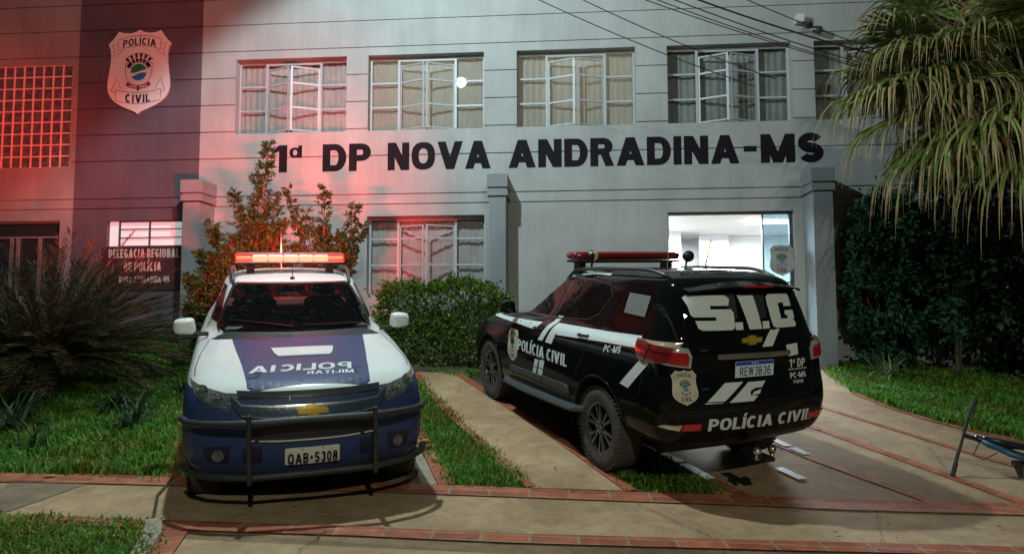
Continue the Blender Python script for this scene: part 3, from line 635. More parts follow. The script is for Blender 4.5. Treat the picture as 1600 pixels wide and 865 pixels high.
def shield_marks():
    def ring(a0, a1, r0, r1, n=10, c=(0, .655), e=1.): 
        return [[(c[0] + r * math.cos(math.radians(a)), c[1] + e * r * math.sin(math.radians(a))) for r, a in ((r0, a0 + (a1 - a0) * i / n), (r1, a0 + (a1 - a0) * i / n), (r1, a0 + (a1 - a0) * (i + 1) / n), (r0, a0 + (a1 - a0) * (i + 1) / n))] for i in range(n)]
    ink = []; out = []; red = []; gr = []; bl = []; wt = []
    # upper ribbon with its word
    top = [(-.34 + .68 * i / 10, 1.165 + .06 * (1 - (2 * i / 10 - 1) ** 2)) for i in range(11)]; bot = [(x, y - .165) for x, y in top]
    out += ribbon(top, .009) + ribbon(bot, .009) + ribbon([top[0], bot[0]], .009) + ribbon([top[-1], bot[-1]], .009)
    for s in (-1, 1): out += ribbon([(s * .34, 1.10), (s * .43, 1.085), (s * .39, 1.00), (s * .415, .895), (s * .27, .985), (s * .27, 1.0)], .009)
    for q in text('POLÍCIA', -.265, 1.015, .53, .115, t=.21, cond=.95, sp=.14): ink.append([(x, y + .06 * (1 - (x / .34) ** 2)) for x, y in q])
    # lower ribbon with its word
    top = [(-.36 + .72 * i / 10, .385 - .055 * (1 - (2 * i / 10 - 1) ** 2)) for i in range(11)]; bot = [(x, y - .17) for x, y in top]
    out += ribbon(top, .009) + ribbon(bot, .009) + ribbon([top[0], bot[0]], .009) + ribbon([top[-1], bot[-1]], .009)
    for s in (-1, 1): out += ribbon([(s * .36, .33), (s * .43, .37), (s * .395, .44), (s * .36, .56), (s * .30, .455), (s * .28, .395)], .009)
    for q in text('CIVIL', -.20, .225, .40, .13, t=.22, cond=.95, sp=.16): ink.append([(x, y - .055 * (1 - (x / .36) ** 2)) for x, y in q])
    # castle crown, globe and motto
    for a0, a1 in ((22, 52), (56, 70), (74, 88), (92, 106), (110, 124), (128, 158)): ink += ring(a0, a1, .155, .215, 3)
    for k in range(6): ink += ring(44 + k * 17, 53 + k * 17, .225, .285, 2)
    out += ring(38, 142, .285, .297, 12); out += ring(20, 160, .147, .153, 12)
    out += ribbon([(-.17, .80), (-.215, .79), (-.21, .62), (-.15, .49), (0, .41), (.15, .49), (.21, .62), (.215, .79), (.17, .80)], .010)
    gr.append([(.0 + .128 * math.cos(math.radians(a)), .655 + .128 * math.sin(math.radians(a))) for a in range(18, 200, 13)] )
    gr[-1] = gr[-1] + [(-.06, .64), (.03, .67)]
    bl.append([(.128 * math.cos(math.radians(a)), .648 + .128 * math.sin(math.radians(a))) for a in range(212, 366, 11)] + [(.05, .645), (-.04, .61)])
    red += ribbon([(-.19, .475), (-.12, .435), (0, .415), (.12, .435), (.19, .475)], .06)
    wt += [[(x - .007, y - .012), (x + .007, y - .012), (x + .007, y + .012), (x - .007, y + .012)] for x, y in [(-.13 + .02 * i, .438 + .9 * (-.13 + .02 * i) ** 2 * 1.2 - .018) for i in range(14)] if abs(x) > .012]
    ink.append([(-.03, .385), (.03, .385), (0, .35)])
    return [(ink, M_ink), (out, M_ink2), (red, M_red), (gr, M_green), (bl, M_blue), (wt, M_plate)]
MARK_NAMES = ['shield_words', 'shield_outline', 'motto_ribbon', 'globe_green', 'globe_blue', 'motto_letters']
def shield(fn, sc, x0, y0, parent, thick, h=9., lift=.0025, skip=(), plate=None):
    V, Fc = slab([shield_outline()], lambda u, v, l: fn(x0 + u * sc, y0 + v * sc, l), h, thick)
    pl = mesh_obj('shield_plate', V, Fc, plate or M_plate, parent)
    for k, (P, m) in enumerate(shield_marks()):
        if k in skip: continue
        V, Fc = slab(P, lambda u, v, l: fn(x0 + u * sc, y0 + v * sc, thick + lift + k * .0004 + l * .2), h)
        mesh_obj(MARK_NAMES[k], V, Fc, m, pl)
    return pl
em = empty('police_emblem', (-8.07, YW, 5.62), 'large white police shield with a crest and two word ribbons on the dark wall', 'emblem')
shield(lambda u, v, l: (u, -.012 - l, v), 1.235, 0, 0, em, .03)
em2 = empty('door_emblem', (3.715, YW + .06, 2.47), 'grey outlined police shield sticker on the glass entrance door', 'sticker')
shield(lambda u, v, l: (u, -l, v), .42, 0, 0, em2, .004, plate=mat('frosted_sticker', (.30, .33, .32), .6))
em3 = empty('lobby_emblem', (3.12, YW + 2.9, 3.02), 'small dark golden police shield fixed inside the lit lobby', 'emblem')
shield(lambda u, v, l: (u, -l, v), .30, 0, 0, em3, .01, plate=mat('old_gold', (.30, .25, .11), .5, var=.4, scale=20))
ip = empty('potted_plant', (2.36, YW + 2.72, .9), 'small leafy plant on a stand inside the lit lobby', 'plant')
p = MB(); p.lathe([(0, .16), (.02, .17), (1.2, .17), (1.22, .1)], (0, 0, 0), (0, 0, 1), 16); p.build('stand', [M_room], ip)

sg = empty('regional_office_sign', (-7.9, YW, 2.2), 'dark wall sign under the lit window with three lines of pale lettering', 'sign')
b = MB(); b.box(-.76, .76, -.03, -.004, .10, .905); b.build('sign_board', [mat('dark_sign_board', (.055, .022, .03), .5)], sg)
for P in (text('DELEGACIA REGIONAL', -.64, .70, 1.37, .165, t=.20, cond=.66, sp=.10), text('DE POLÍCIA', -.33, .45, .72, .17, t=.20, cond=.66, sp=.10), text('NOVA ANDRADINA-MS', -.42, .235, .98, .12, t=.19, cond=.7, sp=.12)):
 v, f_ = slab(P, lambda x, z, l: (x, -.033 - l, z)); mesh_obj('sign_lettering', v, f_, mat('pale_sign_ink', (.52, .47, .44), .6), sg)

sc = empty('security_camera', (4.10, YW, 6.98), 'white boxed security camera on a bracket high on the facade', 'camera')
p = MB(); p.box(-.075, .055, -.16, -.004, -.07, .08, bev=.012); p.build('junction_box', [mat('aged_white_plastic', (.60, .58, .52), .5)], sc)
p = MB(); p.tube([(.02, -.08, -.03), (.10, -.12, -.10), (.20, -.14, -.18)], .022, 8); p.lathe([(0, .05), (.02, .062), (.09, .062), (.10, .045)], (.09, -.14, -.13), (.5, -.75, -.35), 16); p.lathe([(0, .03), (.01, .06), (.10, .065), (.13, .06), (.135, .04)], (.22, -.12, -.20), (.8, -.5, -.35), 16)
p.build('camera_head', [mat('black_plastic', (.035, .03, .028), .4)], sc)

M_cable = mat('black_cable', (.012, .012, .012), .6)
cab = [((-.9, 6.13), (1.98, 5.02), .006), ((-.35, 6.13), (2.3, 5.1), .006), ((.62, 5.95), (4.2, 4.92), .006), ((1.05, 5.92), (4.3, 4.95), .007), ((1.40, 5.88), (4.3, 5.13), .011), ((2.05, 5.86), (4.4, 5.16), .006), ((1.0, 5.85), (4.1, 4.98), .006)]
labs = ['lowest thin cable crossing in front of the third upper window', 'thin cable running down to the fourth upper window', 'thin cable of the close pair above the fourth upper window', 'second cable of the close pair above the fourth upper window', 'thickest dark cable running down to the fan palm', 'topmost thin cable passing by the security camera', 'slack cable beside the thick cable above the fourth window']
for (a, b_, r_), lb in zip(cab, labs):
    pts = []
    for i in range(25):
        u = -.35 + 1.55 * i / 24; x = a[0] + (b_[0] - a[0]) * u; z = a[1] + (b_[1] - a[1]) * u - .05 * (1 - (2 * u - 1) ** 2); pts.append((x, 9.0 + .6 * u, z))
    c = MB(); c.tube(pts, r_, 6); o = c.build('overhead_cable', [M_cable], smooth=True); tag(o, lb, 'cable', 'overhead cables in front of the facade')

# ---------------------------------------------------------------- plants
def leaf_mesh(name, pos, dirs, length, width, mat_, parent=None, fold=.15, curl=.25):
    """pointed leaves: pos (n,3), dirs (n,3)"""
    n = len(pos); d = dirs / (np.linalg.norm(dirs, axis=1, keepdims=True) + 1e-9); r = rng.normal(0, 1, (n, 3)); s = np.cross(d, r); s /= np.linalg.norm(s, axis=1, keepdims=True) + 1e-9; nn = np.cross(s, d)
    L = (length * rng.uniform(.6, 1.25, n))[:, None]; Wd = (width * rng.uniform(.7, 1.2, n))[:, None]
    a = pos; m1 = pos + d * L * .5 + s * Wd + nn * L * fold; m2 = pos + d * L * .5 - s * Wd + nn * L * fold; t = pos + d * L - nn * L * curl; c = pos + d * L * .5
    V = np.stack([a, m1, t, m2, c], 1).reshape(-1, 3); i = np.arange(n) * 5
    me = bpy.data.meshes.new(name); me.vertices.add(n * 5); me.vertices.foreach_set('co', V.ravel())
    li = np.stack([i, i + 1, i + 4, i + 1, i + 2, i + 4, i + 2, i + 3, i + 4, i + 3, i, i + 4], 1).ravel()
    me.loops.add(n * 12); me.loops.foreach_set('vertex_index', li.astype(np.int32)); me.polygons.add(n * 4); me.polygons.foreach_set('loop_start', (np.arange(n * 4) * 3).astype(np.int32))
    me.update(calc_edges=True); me.validate(); me.materials.append(mat_)
    o = bpy.data.objects.new(name, me); COL.objects.link(o)
    if parent: o.parent = parent
    return o
M_bark = mat('brown_bark', (.10, .072, .05), .9, var=.35, scale=12, bump=.8, bscale=25)
M_hleaf = leafmat('hedge_leaf', (.028, .075, .012), (.16, .26, .045), .5)
M_dleaf = leafmat('dark_shrub_leaf', (.010, .040, .018), (.035, .105, .048), .65)
M_cleaf = leafmat('feathery_shrub_leaf', (.012, .052, .012), (.045, .120, .026), .5, .10)
M_bleaf = leafmat('black_green_leaf', (.008, .018, .008), (.025, .045, .018), .5)

def shell_points(n, cx, cy, cz, rx, ry, rz, p=3., depth=.25):
    d = rng.normal(0, 1, (n, 3)); d /= (np.sum(np.abs(d) ** p, 1) ** (1 / p))[:, None]
    k = 1 - depth * rng.random(n) ** 1.6; lum = 1 + .07 * np.sin(d[:, 0] * 9 + 2) * np.sin(d[:, 2] * 8 + d[:, 1] * 5) + .05 * np.sin(d[:, 0] * 23 + d[:, 2] * 17) + .04 * (rng.random(n) < .08) * rng.random(n) * 4
    q = d * (k * lum)[:, None]; return np.stack([cx + rx * q[:, 0], cy + ry * q[:, 1], cz + rz * q[:, 2]], 1), d
hd = empty('clipped_hedge', (-2.1, 11.85, .95), 'clipped dense green hedge under the lower window beside the pickup', 'hedge')
P, D = shell_points(21000, 0, 0, .66, 1.05, .62, .72, 5, .2)
P[:, 2] += .05 * np.sin(P[:, 0] * 5) * (P[:, 2] > .9); k = (P[:, 2] > .02); P, D = P[k], D[k]
leaf_mesh('hedge_foliage', P, D + rng.normal(0, .7, D.shape) + np.array([0, 0, .4]), .062, .017, M_hleaf, hd)
c = MB()
for i in range(16): x = -.9 + i * .12; c.tube([(x, .0, -.05), (x + random.uniform(-.1, .1), random.uniform(-.3, .3), .6), (x + random.uniform(-.2, .2), random.uniform(-.4, .4), 1.15)], [.02, .014, .006], 5)
c.build('hedge_stems', [M_bark], hd)

def branchy(root, base, specs, lmat, leaf, width, per, spread, name='foliage'):
    """upright shrub of feathery sprays: specs = list of (tip xyz, radius)"""
    c = MB(); P = []; D = []
    for tip, rad in specs:
        b = Vector(base) + Vector((random.uniform(-.06, .06), random.uniform(-.06, .06), 0)); t = Vector(tip); L = (t - b).length
        mid = b.lerp(t, .5) + Vector((random.uniform(-.12, .12), random.uniform(-.12, .12), .1)); c.tube([b, b.lerp(mid, .5), mid, mid.lerp(t, .6), t], [.03, .024, .016, .01, .004], 6)
        for i in range(per):
            u = random.random() ** .6; o = b.lerp(mid, u * 2) if u < .5 else mid.lerp(t, u * 2 - 1)
            if u < .28: continue
            a = random.uniform(0, 6.283); l = rad * (1.12 - u) * random.uniform(.45, 1.15) + .05; dv = Vector((math.cos(a), math.sin(a), random.uniform(.1, .75))).normalized()
            e = o + dv * l; 
            if i % 3 == 0: c.tube([o, e], [.006, .002], 4)
            for q in range(spread):
                w_ = (q + random.random()) / spread; pp = o.lerp(e, .15 + .85 * w_); P.append(pp); D.append(dv * .8 + Vector((random.gauss(0, .55), random.gauss(0, .55), random.gauss(.15, .5))))
    c.build('trunk', [M_bark], root, smooth=True)
    return leaf_mesh(name, np.array([tuple(p) for p in P]), np.array([tuple(d) for d in D]), leaf, width, lmat, root)
def gp(x, y): return (x, y, gz(x, y))
t1 = empty('feathery_shrub', gp(-4.85, 10.75), 'tallest feathery shrub with a pointed top between the pickup and the facade', 'shrub', 'shrubs behind the pickup')
branchy(t1, (0, 0, 0), [((.16, 0, 3.52), .30), ((-.05, .1, 3.05), .42), ((-.42, .1, 2.75), .5), ((.45, -.1, 2.25), .5), ((-.75, 0, 2.25), .45), ((.12, -.2, 2.2), .6), ((-.3, -.25, 2.0), .6), ((.55, .1, 1.9), .4), ((.2, .2, 2.7), .4), ((-.55, -.1, 1.75), .75), ((.1, -.3, 1.75), .8), ((.6, -.1, 1.7), .7), ((-.2, .1, 2.35), .6), ((-.95, 0, 1.8), .5)], M_cleaf, .075, .0115, 112, 15, 'crown')
t2 = empty('feathery_shrub', gp(-3.85, 10.95), 'shorter feathery shrub with loose sprays left of the lower window', 'shrub', 'shrubs behind the pickup')
branchy(t2, (0, 0, 0), [((0, 0, 2.85), .28), ((.5, 0, 2.55), .3), ((-.3, 0, 2.45), .35), ((.3, -.1, 2.1), .45), ((.62, .1, 2.25), .25), ((-.05, .15, 2.2), .4), ((-.62, .05, 2.86), .1), ((.15, -.2, 1.8), .65), ((.45, -.1, 1.9), .5), ((-.25, -.15, 1.7), .6)], M_cleaf, .075, .0115, 90, 14, 'crown')
t3 = empty('feathery_shrub', gp(-5.45, 10.35), 'low reddish shrub at the left front corner of the pickup cab', 'shrub', 'shrubs behind the pickup')
branchy(t3, (0, 0, 0), [((.15, 0, 1.75), .35), ((-.25, 0, 1.45), .35), ((.35, -.1, 1.3), .4), ((0, .15, 1.2), .45), ((-.1, -.2, .95), .45), ((.4, .1, .9), .35)], M_cleaf, .07, .012, 100, 15, 'crown')

# sago palm with long arching fronds
cy = empty('sago_palm', gp(-6.7, 8.7), 'wide dark sago palm with arching feather fronds on the left lawn', 'palm')
c = MB(); pr = [(-.05, .17), (.0, .19)] + [(i * .1, .165 + .022 * (i % 2) - .003 * i) for i in range(1, 12)] + [(1.2, .1)]; pr = [(a_ * .32, r_) for a_, r_ in pr]; c.lathe(pr, (0, 0, 0), (.05, .02, 1), 14); c.build('trunk', [M_bark], cy)
P = []; D = []; c = MB()
for i in range(330):
    az = i * 2.39996 + random.uniform(-.2, .2); el = math.radians(random.choice([66, 58, 51, 45, 40, 35, 31, 27, 22, 16, 9]) + random.uniform(-7, 7)); L = random.uniform(1.45, 2.0); p = Vector((.03, .02, .42)); d = Vector((math.cos(az) * math.cos(el), math.sin(az) * math.cos(el), math.sin(el))); pts = [p.copy()]
    for k in range(14):
        d = (d + Vector((0, 0, -.030 - .020 * math.cos(el)))).normalized(); p = p + d * (L / 14); pts.append(p.copy())
        sd = d.cross(Vector((0, 0, 1))).normalized() if abs(d.z) < .98 else Vector((1, 0, 0)); up = sd.cross(d)
        if k > 1:
            for q in range(4):
                o = pts[-2].lerp(pts[-1], q / 4)
                for s in (-1, 1): P.append(o); D.append(sd * s * .55 + d * .8 + up * .2 + Vector((random.gauss(0, .06), random.gauss(0, .06), random.gauss(0, .06))))
    c.tube(pts, [.011 * (1 - k / 16) for k in range(15)], 4)
c.build('frond_stalks', [M_cleaf], cy)
leaf_mesh('fronds', np.array([tuple(p) for p in P]), np.array([tuple(d) for d in D]), .15, .0055, leafmat('sago_leaf', (.032, .021, .012), (.120, .070, .036), .6), cy, fold=.03, curl=.08)

# fan palm at the right
PX = (6.82, 10.3); PZ = gz(*PX); fp = empty('fan_palm', (PX[0], PX[1], PZ), 'tall fan palm with drooping shaggy fronds in front of the right facade', 'palm')
c = MB(); c.lathe([(-.1, .24), (.2, .22)] + [(.3 + i * .12, .17 + .02 * (i % 2)) for i in range(32)] + [(4.2, .12)], (.0, .0, 0), (-.03, -.02, 1), 16); c.build('trunk', [M_bark], fp)
M_fan = leafmat('fan_leaf', (.10, .15, .034), (.30, .34, .10), .5, .35); M_dry = leafmat('dry_fan_leaf', (.20, .145, .07), (.38, .29, .15), .6, .2)
cx = Vector((-.45, -.1, 4.30))
def fan(hub, out, upv, nseg, L, droop, span=285, dry=.62):
    nseg = int(nseg * 1.55)
    out = Vector(out).normalized(); upv = Vector(upv); side = out.cross(upv).normalized(); v1 = []; f1 = []; m1 = []
    for i in range(nseg):
        a = math.radians(-span / 2 + span * i / (nseg - 1)) + random.uniform(-.03, .03); d = (out * math.cos(a) + side * math.sin(a)).normalized(); l = L * (1 - .25 * abs(a) / math.pi) * random.uniform(.82, 1.2); p = Vector(hub); nrm = side.cross(out).normalized()
        K = 9; tw = random.uniform(-.4, .4); prev = None; dr = droop * random.uniform(.75, 1.3)
        for k in range(K + 1):
            u = k / K; w_ = (.033 * min(1, u * 2.6 + .10)) if u < .5 else .0185 * max(.12, 1 - (u - .5) / .5)
            s = d.cross(nrm); s = s.normalized() if s.length > .05 else side
            s = (s * math.cos(tw * u * 3) + nrm * math.sin(tw * u * 3) + nrm * (.5 if k % 2 else -.0)).normalized()
            v1 += [p + s * w_, p - s * w_]
            if k: b = len(v1) - 4; f1.append((b, b + 1, b + 3, b + 2)); m1.append(1 if u > dry + random.uniform(-.12, .12) else 0)
            bend = (.035 if u < .50 else .62) * dr
            d = (d + Vector((random.gauss(0, .03), random.gauss(0, .03), -bend))).normalized(); p = p + d * (l / K)
    return v1, f1, m1
fans = [((-1.75, -.35, .75), 1.05, .9, 46), ((-1.55, -.65, .05), 1.3, 1.0, 54), ((-1.1, -1.0, .35), 1.2, 1.0, 50), ((-.75, -1.2, -.35), 1.3, 1.2, 50), ((-.5, -1.1, .75), 1.2, 1.0, 50), ((-1.35, -.1, 1.15), 1.0, .9, 44), ((-1.15, -.55, -.45), 1.4, 1.3, 46), ((-1.5, -.8, -.75), 1.45, 1.4, 50), ((-.8, -1.15, -.95), 1.45, 1.4, 50), ((.0, -1.2, -.95), 1.4, 1.4, 46), ((-2.0, -.45, .0), 1.25, 1.1, 50), ((-1.75, -.5, -.35), 1.35, 1.2, 50), ((-1.2, -1.1, -.55), 1.4, 1.3, 50), ((-.35, -1.25, -.6), 1.4, 1.3, 50), ((-1.9, -.2, .35), 1.2, 1.0, 46), ((-2.0, -.7, -.1), 1.3, 1.1, 50), ((-1.7, -.9, .3), 1.3, 1.1, 50), ((-1.35, -1.0, -.15), 1.3, 1.2, 50), ((.3, -1.3, -.1), 1.3, 1.1, 48), ((-.55, -.95, -.05), 1.25, 1.1, 46), ((-.95, .35, .35), 1.1, .9, 38), ((.25, -1.0, .40), 1.2, 1., 46), ((.75, -.75, .0), 1.2, 1.1, 44), ((-.15, -.55, 1.0), 1.1, .9, 42), ((.65, -.35, .95), 1.15, .9, 40), ((1.1, .1, .5), 1.15, 1, 38), ((.45, .9, .6), 1.1, 1, 34), ((-.35, .9, .7), 1.1, 1, 34), ((-.45, -.25, 1.3), 1.0, .8, 38), ((.2, -.3, 1.35), 1.05, .8, 36),
        ((-.75, -.55, -.55), 1.1, 1.4, 40), ((.15, -.8, -.55), 1.1, 1.4, 40), ((.9, -.5, -.55), 1.1, 1.4, 36), ((.6, -.95, .55), 1.15, 1.1, 44)]
for k, (hb, L, dr, ns) in enumerate(fans):
    hub = cx + Vector(hb); out = Vector(hb) + Vector((0, 0, -.15 if hb[2] > 0 else -.3)); nrm = Vector((-hb[0] * .4, -hb[1] * .4, 1)).normalized()
    v, f_, m_ = fan(hub, out, nrm, ns, L * (1.05 if k < 13 else .95), dr, dry=.70 if k < 22 else .5)
    fr = mesh_obj('fan_leaf', v, f_, [M_fan, M_dry], fp, m_)
    c = MB(); md = cx.lerp(hub, .5) + Vector((0, 0, .12)); c.tube([cx, md, hub], [.022, .016, .010], 6); c.build('leaf_stalk', [mat('palm_stalk', (.11, .12, .04), .5)], fr)

# dark shrubs at the right of the entrance and the darkness beyond them
r1 = empty('tall_shrub', (5.25, 12.2, gz(5.25, 12.2)), 'tall dark green shrub beside the right pillar of the entrance', 'shrub')
P, D = shell_points(11000, 0, 0, 1.50, .62, .36, 1.42, 2.4, .35); q = np.sin(P[:, 0] * 11 + P[:, 2] * 7) + np.sin(P[:, 2] * 9.5) > -.75; P, D = P[q], D[q]
leaf_mesh('crown', P, D + rng.normal(0, .6, D.shape) + np.array([0, 0, -.35]), .12, .030, M_dleaf, r1); c = MB()
for i in range(7): c.tube([(random.uniform(-.2, .2), 0, 0), (random.uniform(-.35, .35), .05, 1.2), (random.uniform(-.45, .45), .05, 2.4)], [.03, .02, .008], 5)
c.build('trunk', [M_bark], r1)
r2 = empty('slender_shrub', (6.05, 11.75, gz(6.05, 11.75)), 'slender broad-leaved shrub half lit in the dark under the fan palm', 'shrub')
branchy(r2, (0, 0, 0), [((-.2, -.1, 1.9), .35), ((.1, 0, 1.6), .35), ((-.05, -.1, 1.2), .4), ((.25, .1, 2.1), .3)], M_dleaf, .12, .035, 28, 7, 'crown')
r3 = empty('dark_tree', (7.6, 12.0, gz(7.6, 12)), 'dark bushy tree filling the corner right of the palm', 'tree')
P, D = shell_points(12000, 0, 0, 3.6, 1.9, .95, 3.5, 2.6, .45); leaf_mesh('crown', P, D + rng.normal(0, .8, D.shape), .16, .05, M_bleaf, r3)
c = MB(); c.tube([(0, 0, -.1), (.1, 0, 1.6), (-.1, .05, 3.2), (.2, 0, 5)], [.18, .15, .11, .05], 8); c.tube([(0, 0, 1.4), (-.7, -.1, 2.8), (-1.1, -.2, 4.0)], [.1, .07, .03], 6); c.build('trunk', [M_bark], r3)
def tuft(name, loc, label, n, L, wd, m, cat='plant', el=(25, 80)):
    o = empty(name, loc, label, cat); V = []; Fc = []
    for i in range(n):
        a = random.uniform(0, 6.283); e = math.radians(random.uniform(*el)); d = Vector((math.cos(a) * math.cos(e), math.sin(a) * math.cos(e), math.sin(e))); s = d.cross(Vector((0, 0, 1))).normalized(); p = Vector((random.gauss(0, .05), random.gauss(0, .05), 0)); l = L * random.uniform(.6, 1.15)
        for k in range(7):
            u = k / 6; w_ = wd * (1 - u) ** .7 + .0008; V += [p + s * w_, p - s * w_]
            if k: b = len(V) - 4; Fc.append((b, b + 1, b + 3, b + 2))
            d = (d + Vector((0, 0, -.24))).normalized(); p = p + d * l / 6
    mesh_obj('blades', V, Fc, m, o); return o
M_var = leafmat('variegated_leaf', (.10, .15, .06), (.30, .33, .18), .45)
tuft('spider_plant', (4.95, 11.6, gz(4.95, 11.6)), 'pale variegated grassy plant at the foot of the right pillar', 70, .62, .020, M_var)
tuft('spider_plant', (5.75, 11.5, gz(5.75, 11.5)), 'smaller pale grassy tuft under the tall dark shrub', 18, .36, .012, M_var)
M_fern = leafmat('fern_leaf', (.03, .065, .035), (.08, .13, .075), .5)
tuft('leafy_weed', (-5.9, 7.25, gz(-5.9, 7.25)), 'low leafy weed at the left edge below the sago palm', 60, .62, .022, M_fern)
tuft('leafy_weed', (-4.75, 7.55, gz(-4.75, 7.55)), 'dark leafy weed on the lawn below the sago palm nearest the pickup', 60, .5, .016, M_fern)
for x, y, n_, l_, lb in ((-6.6, 7.9, 70, .7, 'broad dark fern under the left side of the sago palm'), (-5.35, 8.15, 80, .75, 'broad dark fern under the right side of the sago palm'), (-5.9, 6.75, 55, .5, 'small fern below the sago palm beside the sidewalk'), (-4.95, 8.9, 60, .6, 'dark fern at the back of the left lawn near the pickup door'), (-4.55, 9.6, 50, .55, 'fern at the foot of the low reddish shrub')):
    tuft('lawn_fern', (x, y, gz(x, y)), lb, n_, l_, .020, leafmat('dark_fern_leaf', (.012, .030, .016), (.04, .075, .045), .6), el=(15, 70))
tuft('leafy_weed', (-5.25, 6.75, gz(-5.25, 6.75)), 'spiky grass tuft nearest the sidewalk on the left lawn', 50, .42, .012, M_fern)
bm2 = empty('timber_sleeper', (-7.35, 8.6, gz(-7.35, 8.6)), 'short brown timber beam lying low at the left edge of the lawn', 'beam')
p = MB(); p.box(-.5, .48, -.06, .06, .50, .60, bev=.012); p.build('beam', [mat('reddish_timber', (.22, .10, .05), .8, var=.3, scale=14)], bm2)
p = MB(); p.box(-.35, -.25, -.05, .05, -.1, .5); p.box(.3, .4, -.05, .05, -.1, .5); p.build('beam_support', [M_bark], bm2)
for x, y, lb in ((-4.47, 5.93, 'dry yellow leaf on the brick band at the left'), (-1.5, 7.4, 'pale dry leaf on the wedge of lawn by the pickup')):
    V = [(x + u, y + v, gz(x, y) + (.024 if y < 6 else .05) + h_) for u, v, h_ in ((-.07, -.02, 0), (0, -.035, .012), (.075, .02, .004), (0, .03, .016))]; o = mesh_obj('fallen_leaf', V, [(0, 1, 2, 3)], mat('dry_leaf', (.42, .27, .06), .7)); tag(o, lb, 'leaf')

for i in range(22):     # small dry leaves blown over the paving
    x, y = [(-.9 + random.uniform(-.5, .9), random.uniform(6.8, 10.2)), (random.uniform(-2.2, 3.6), random.uniform(5.15, 6.0)), (random.uniform(1.6, 4.0), random.uniform(6.6, 9.0))][i % 3]
    if i % 3 == 0: y = random.uniform(6.7, 10); x = .40 - (y - 6.4) * .5 + random.uniform(-.55, -.1)
    a = random.uniform(0, 6.28); L = random.uniform(.014, .034); ca, sa = math.cos(a) * L, math.sin(a) * L; z = gz(x, y) + .032
    o = mesh_obj('dry_leaf', [(x - ca, y - sa, z), (x + sa * .45, y - ca * .45, z + .006), (x + ca, y + sa, z + .002), (x - sa * .45, y + ca * .45, z + .008)], [(0, 1, 2, 3)], mat(('brown_leaf', 'tan_leaf')[i % 2], ((.05, .032, .018), (.26, .19, .09))[i % 2], .8)); tag(o, 'tiny dry leaf lying on the concrete paving', 'leaf', 'tiny dry leaves scattered on the paving')
# ---------------------------------------------------------------- vehicles
M_pwhite = mat('white_car_paint', (.76, .79, .77), .30, var=.05, scale=3, coat=.6, bump=.0)
M_pnavy = mat('navy_car_paint', (.020, .038, .115), .5, col2=(.026, .050, .140), scale=4, coat=.0, spec=.35)
M_pblack = mat('black_car_paint', (.003, .0035, .004), .06, coat=.12, col2=(.006, .0065, .007), scale=6, spec=.2)
M_vinyl = mat('white_vinyl', (.62, .68, .66), .45, var=.05, scale=10)
M_tyre = mat('dusty_tyre', (.036, .033, .028), .85, col2=(.075, .066, .052), scale=9, bump=.5, bscale=45)
M_rim = mat('dark_alloy', (.14, .15, .17), .25, metal=.9, var=.3, scale=30)
M_chrome = mat('chrome', (.70, .74, .75), .10, metal=1.)
M_blackpl = mat('black_trim', (.012, .013, .014), .42)
M_greypl = mat('grey_trim', (.055, .062, .068), .5, var=.2, scale=20)
M_dglass = mat('tinted_glass', (.004, .005, .006), .02, spec=.12)
M_cavity = mat('dark_cabin', (.045, .028, .026), .85)  # maroon tone stands in for red glow inside the cab
M_seat = mat('grey_seat', (.12, .10, .095), .8)
M_redlens = mat('red_lens', (.42, .010, .012), .15, coat=.7, var=.35, scale=40)
M_amber = mat('clear_amber_lens', (.30, .21, .14), .18, coat=.6, var=.2, scale=40)
M_clear = mat('clear_lens', (.36, .38, .36), .15, coat=.6, var=.25, scale=40)
M_bow = mat('gold_badge', (.55, .34, .05), .3, metal=.4)
M_bar = mat('dark_red_lens', (.17, .008, .010), .18, coat=.6, var=.3, scale=25)
M_tube = mat('dull_black_steel', (.014, .018, .022), .55, col2=(.030, .035, .040), scale=9, bump=.15)
M_seam = mat('panel_gap', (.002, .002, .002), .9)
M_wglass = glass('windscreen_glass', tint=(.24, .09, .085), rough=.015, film=(.5, .55, .62))  # red glow over the windscreen is put into the tint
M_lensglass = glass('headlamp_glass', rough=.02, clear=.95)

FN = Vector((-GX, -GY, 1)).normalized()
def place(x, y, th):
    fw = Vector((-math.sin(th), math.cos(th), 0)); fw = (fw - FN * fw.dot(FN)).normalized(); rt = fw.cross(FN)
    o = Vector((x, y, G0 + GX * x + GY * y)); return fw, rt, o
def root_at(name, x, y, th, shift, label, cat):
    fw, rt, o = place(x, y, th); o = o + fw * shift; o.z += .02
    e = empty(name, (0, 0, 0), label, cat)
    e.matrix_world = Matrix(((rt.x, fw.x, FN.x, o.x), (rt.y, fw.y, FN.y, o.y), (rt.z, fw.z, FN.z, o.z), (0, 0, 0, 1))); return e

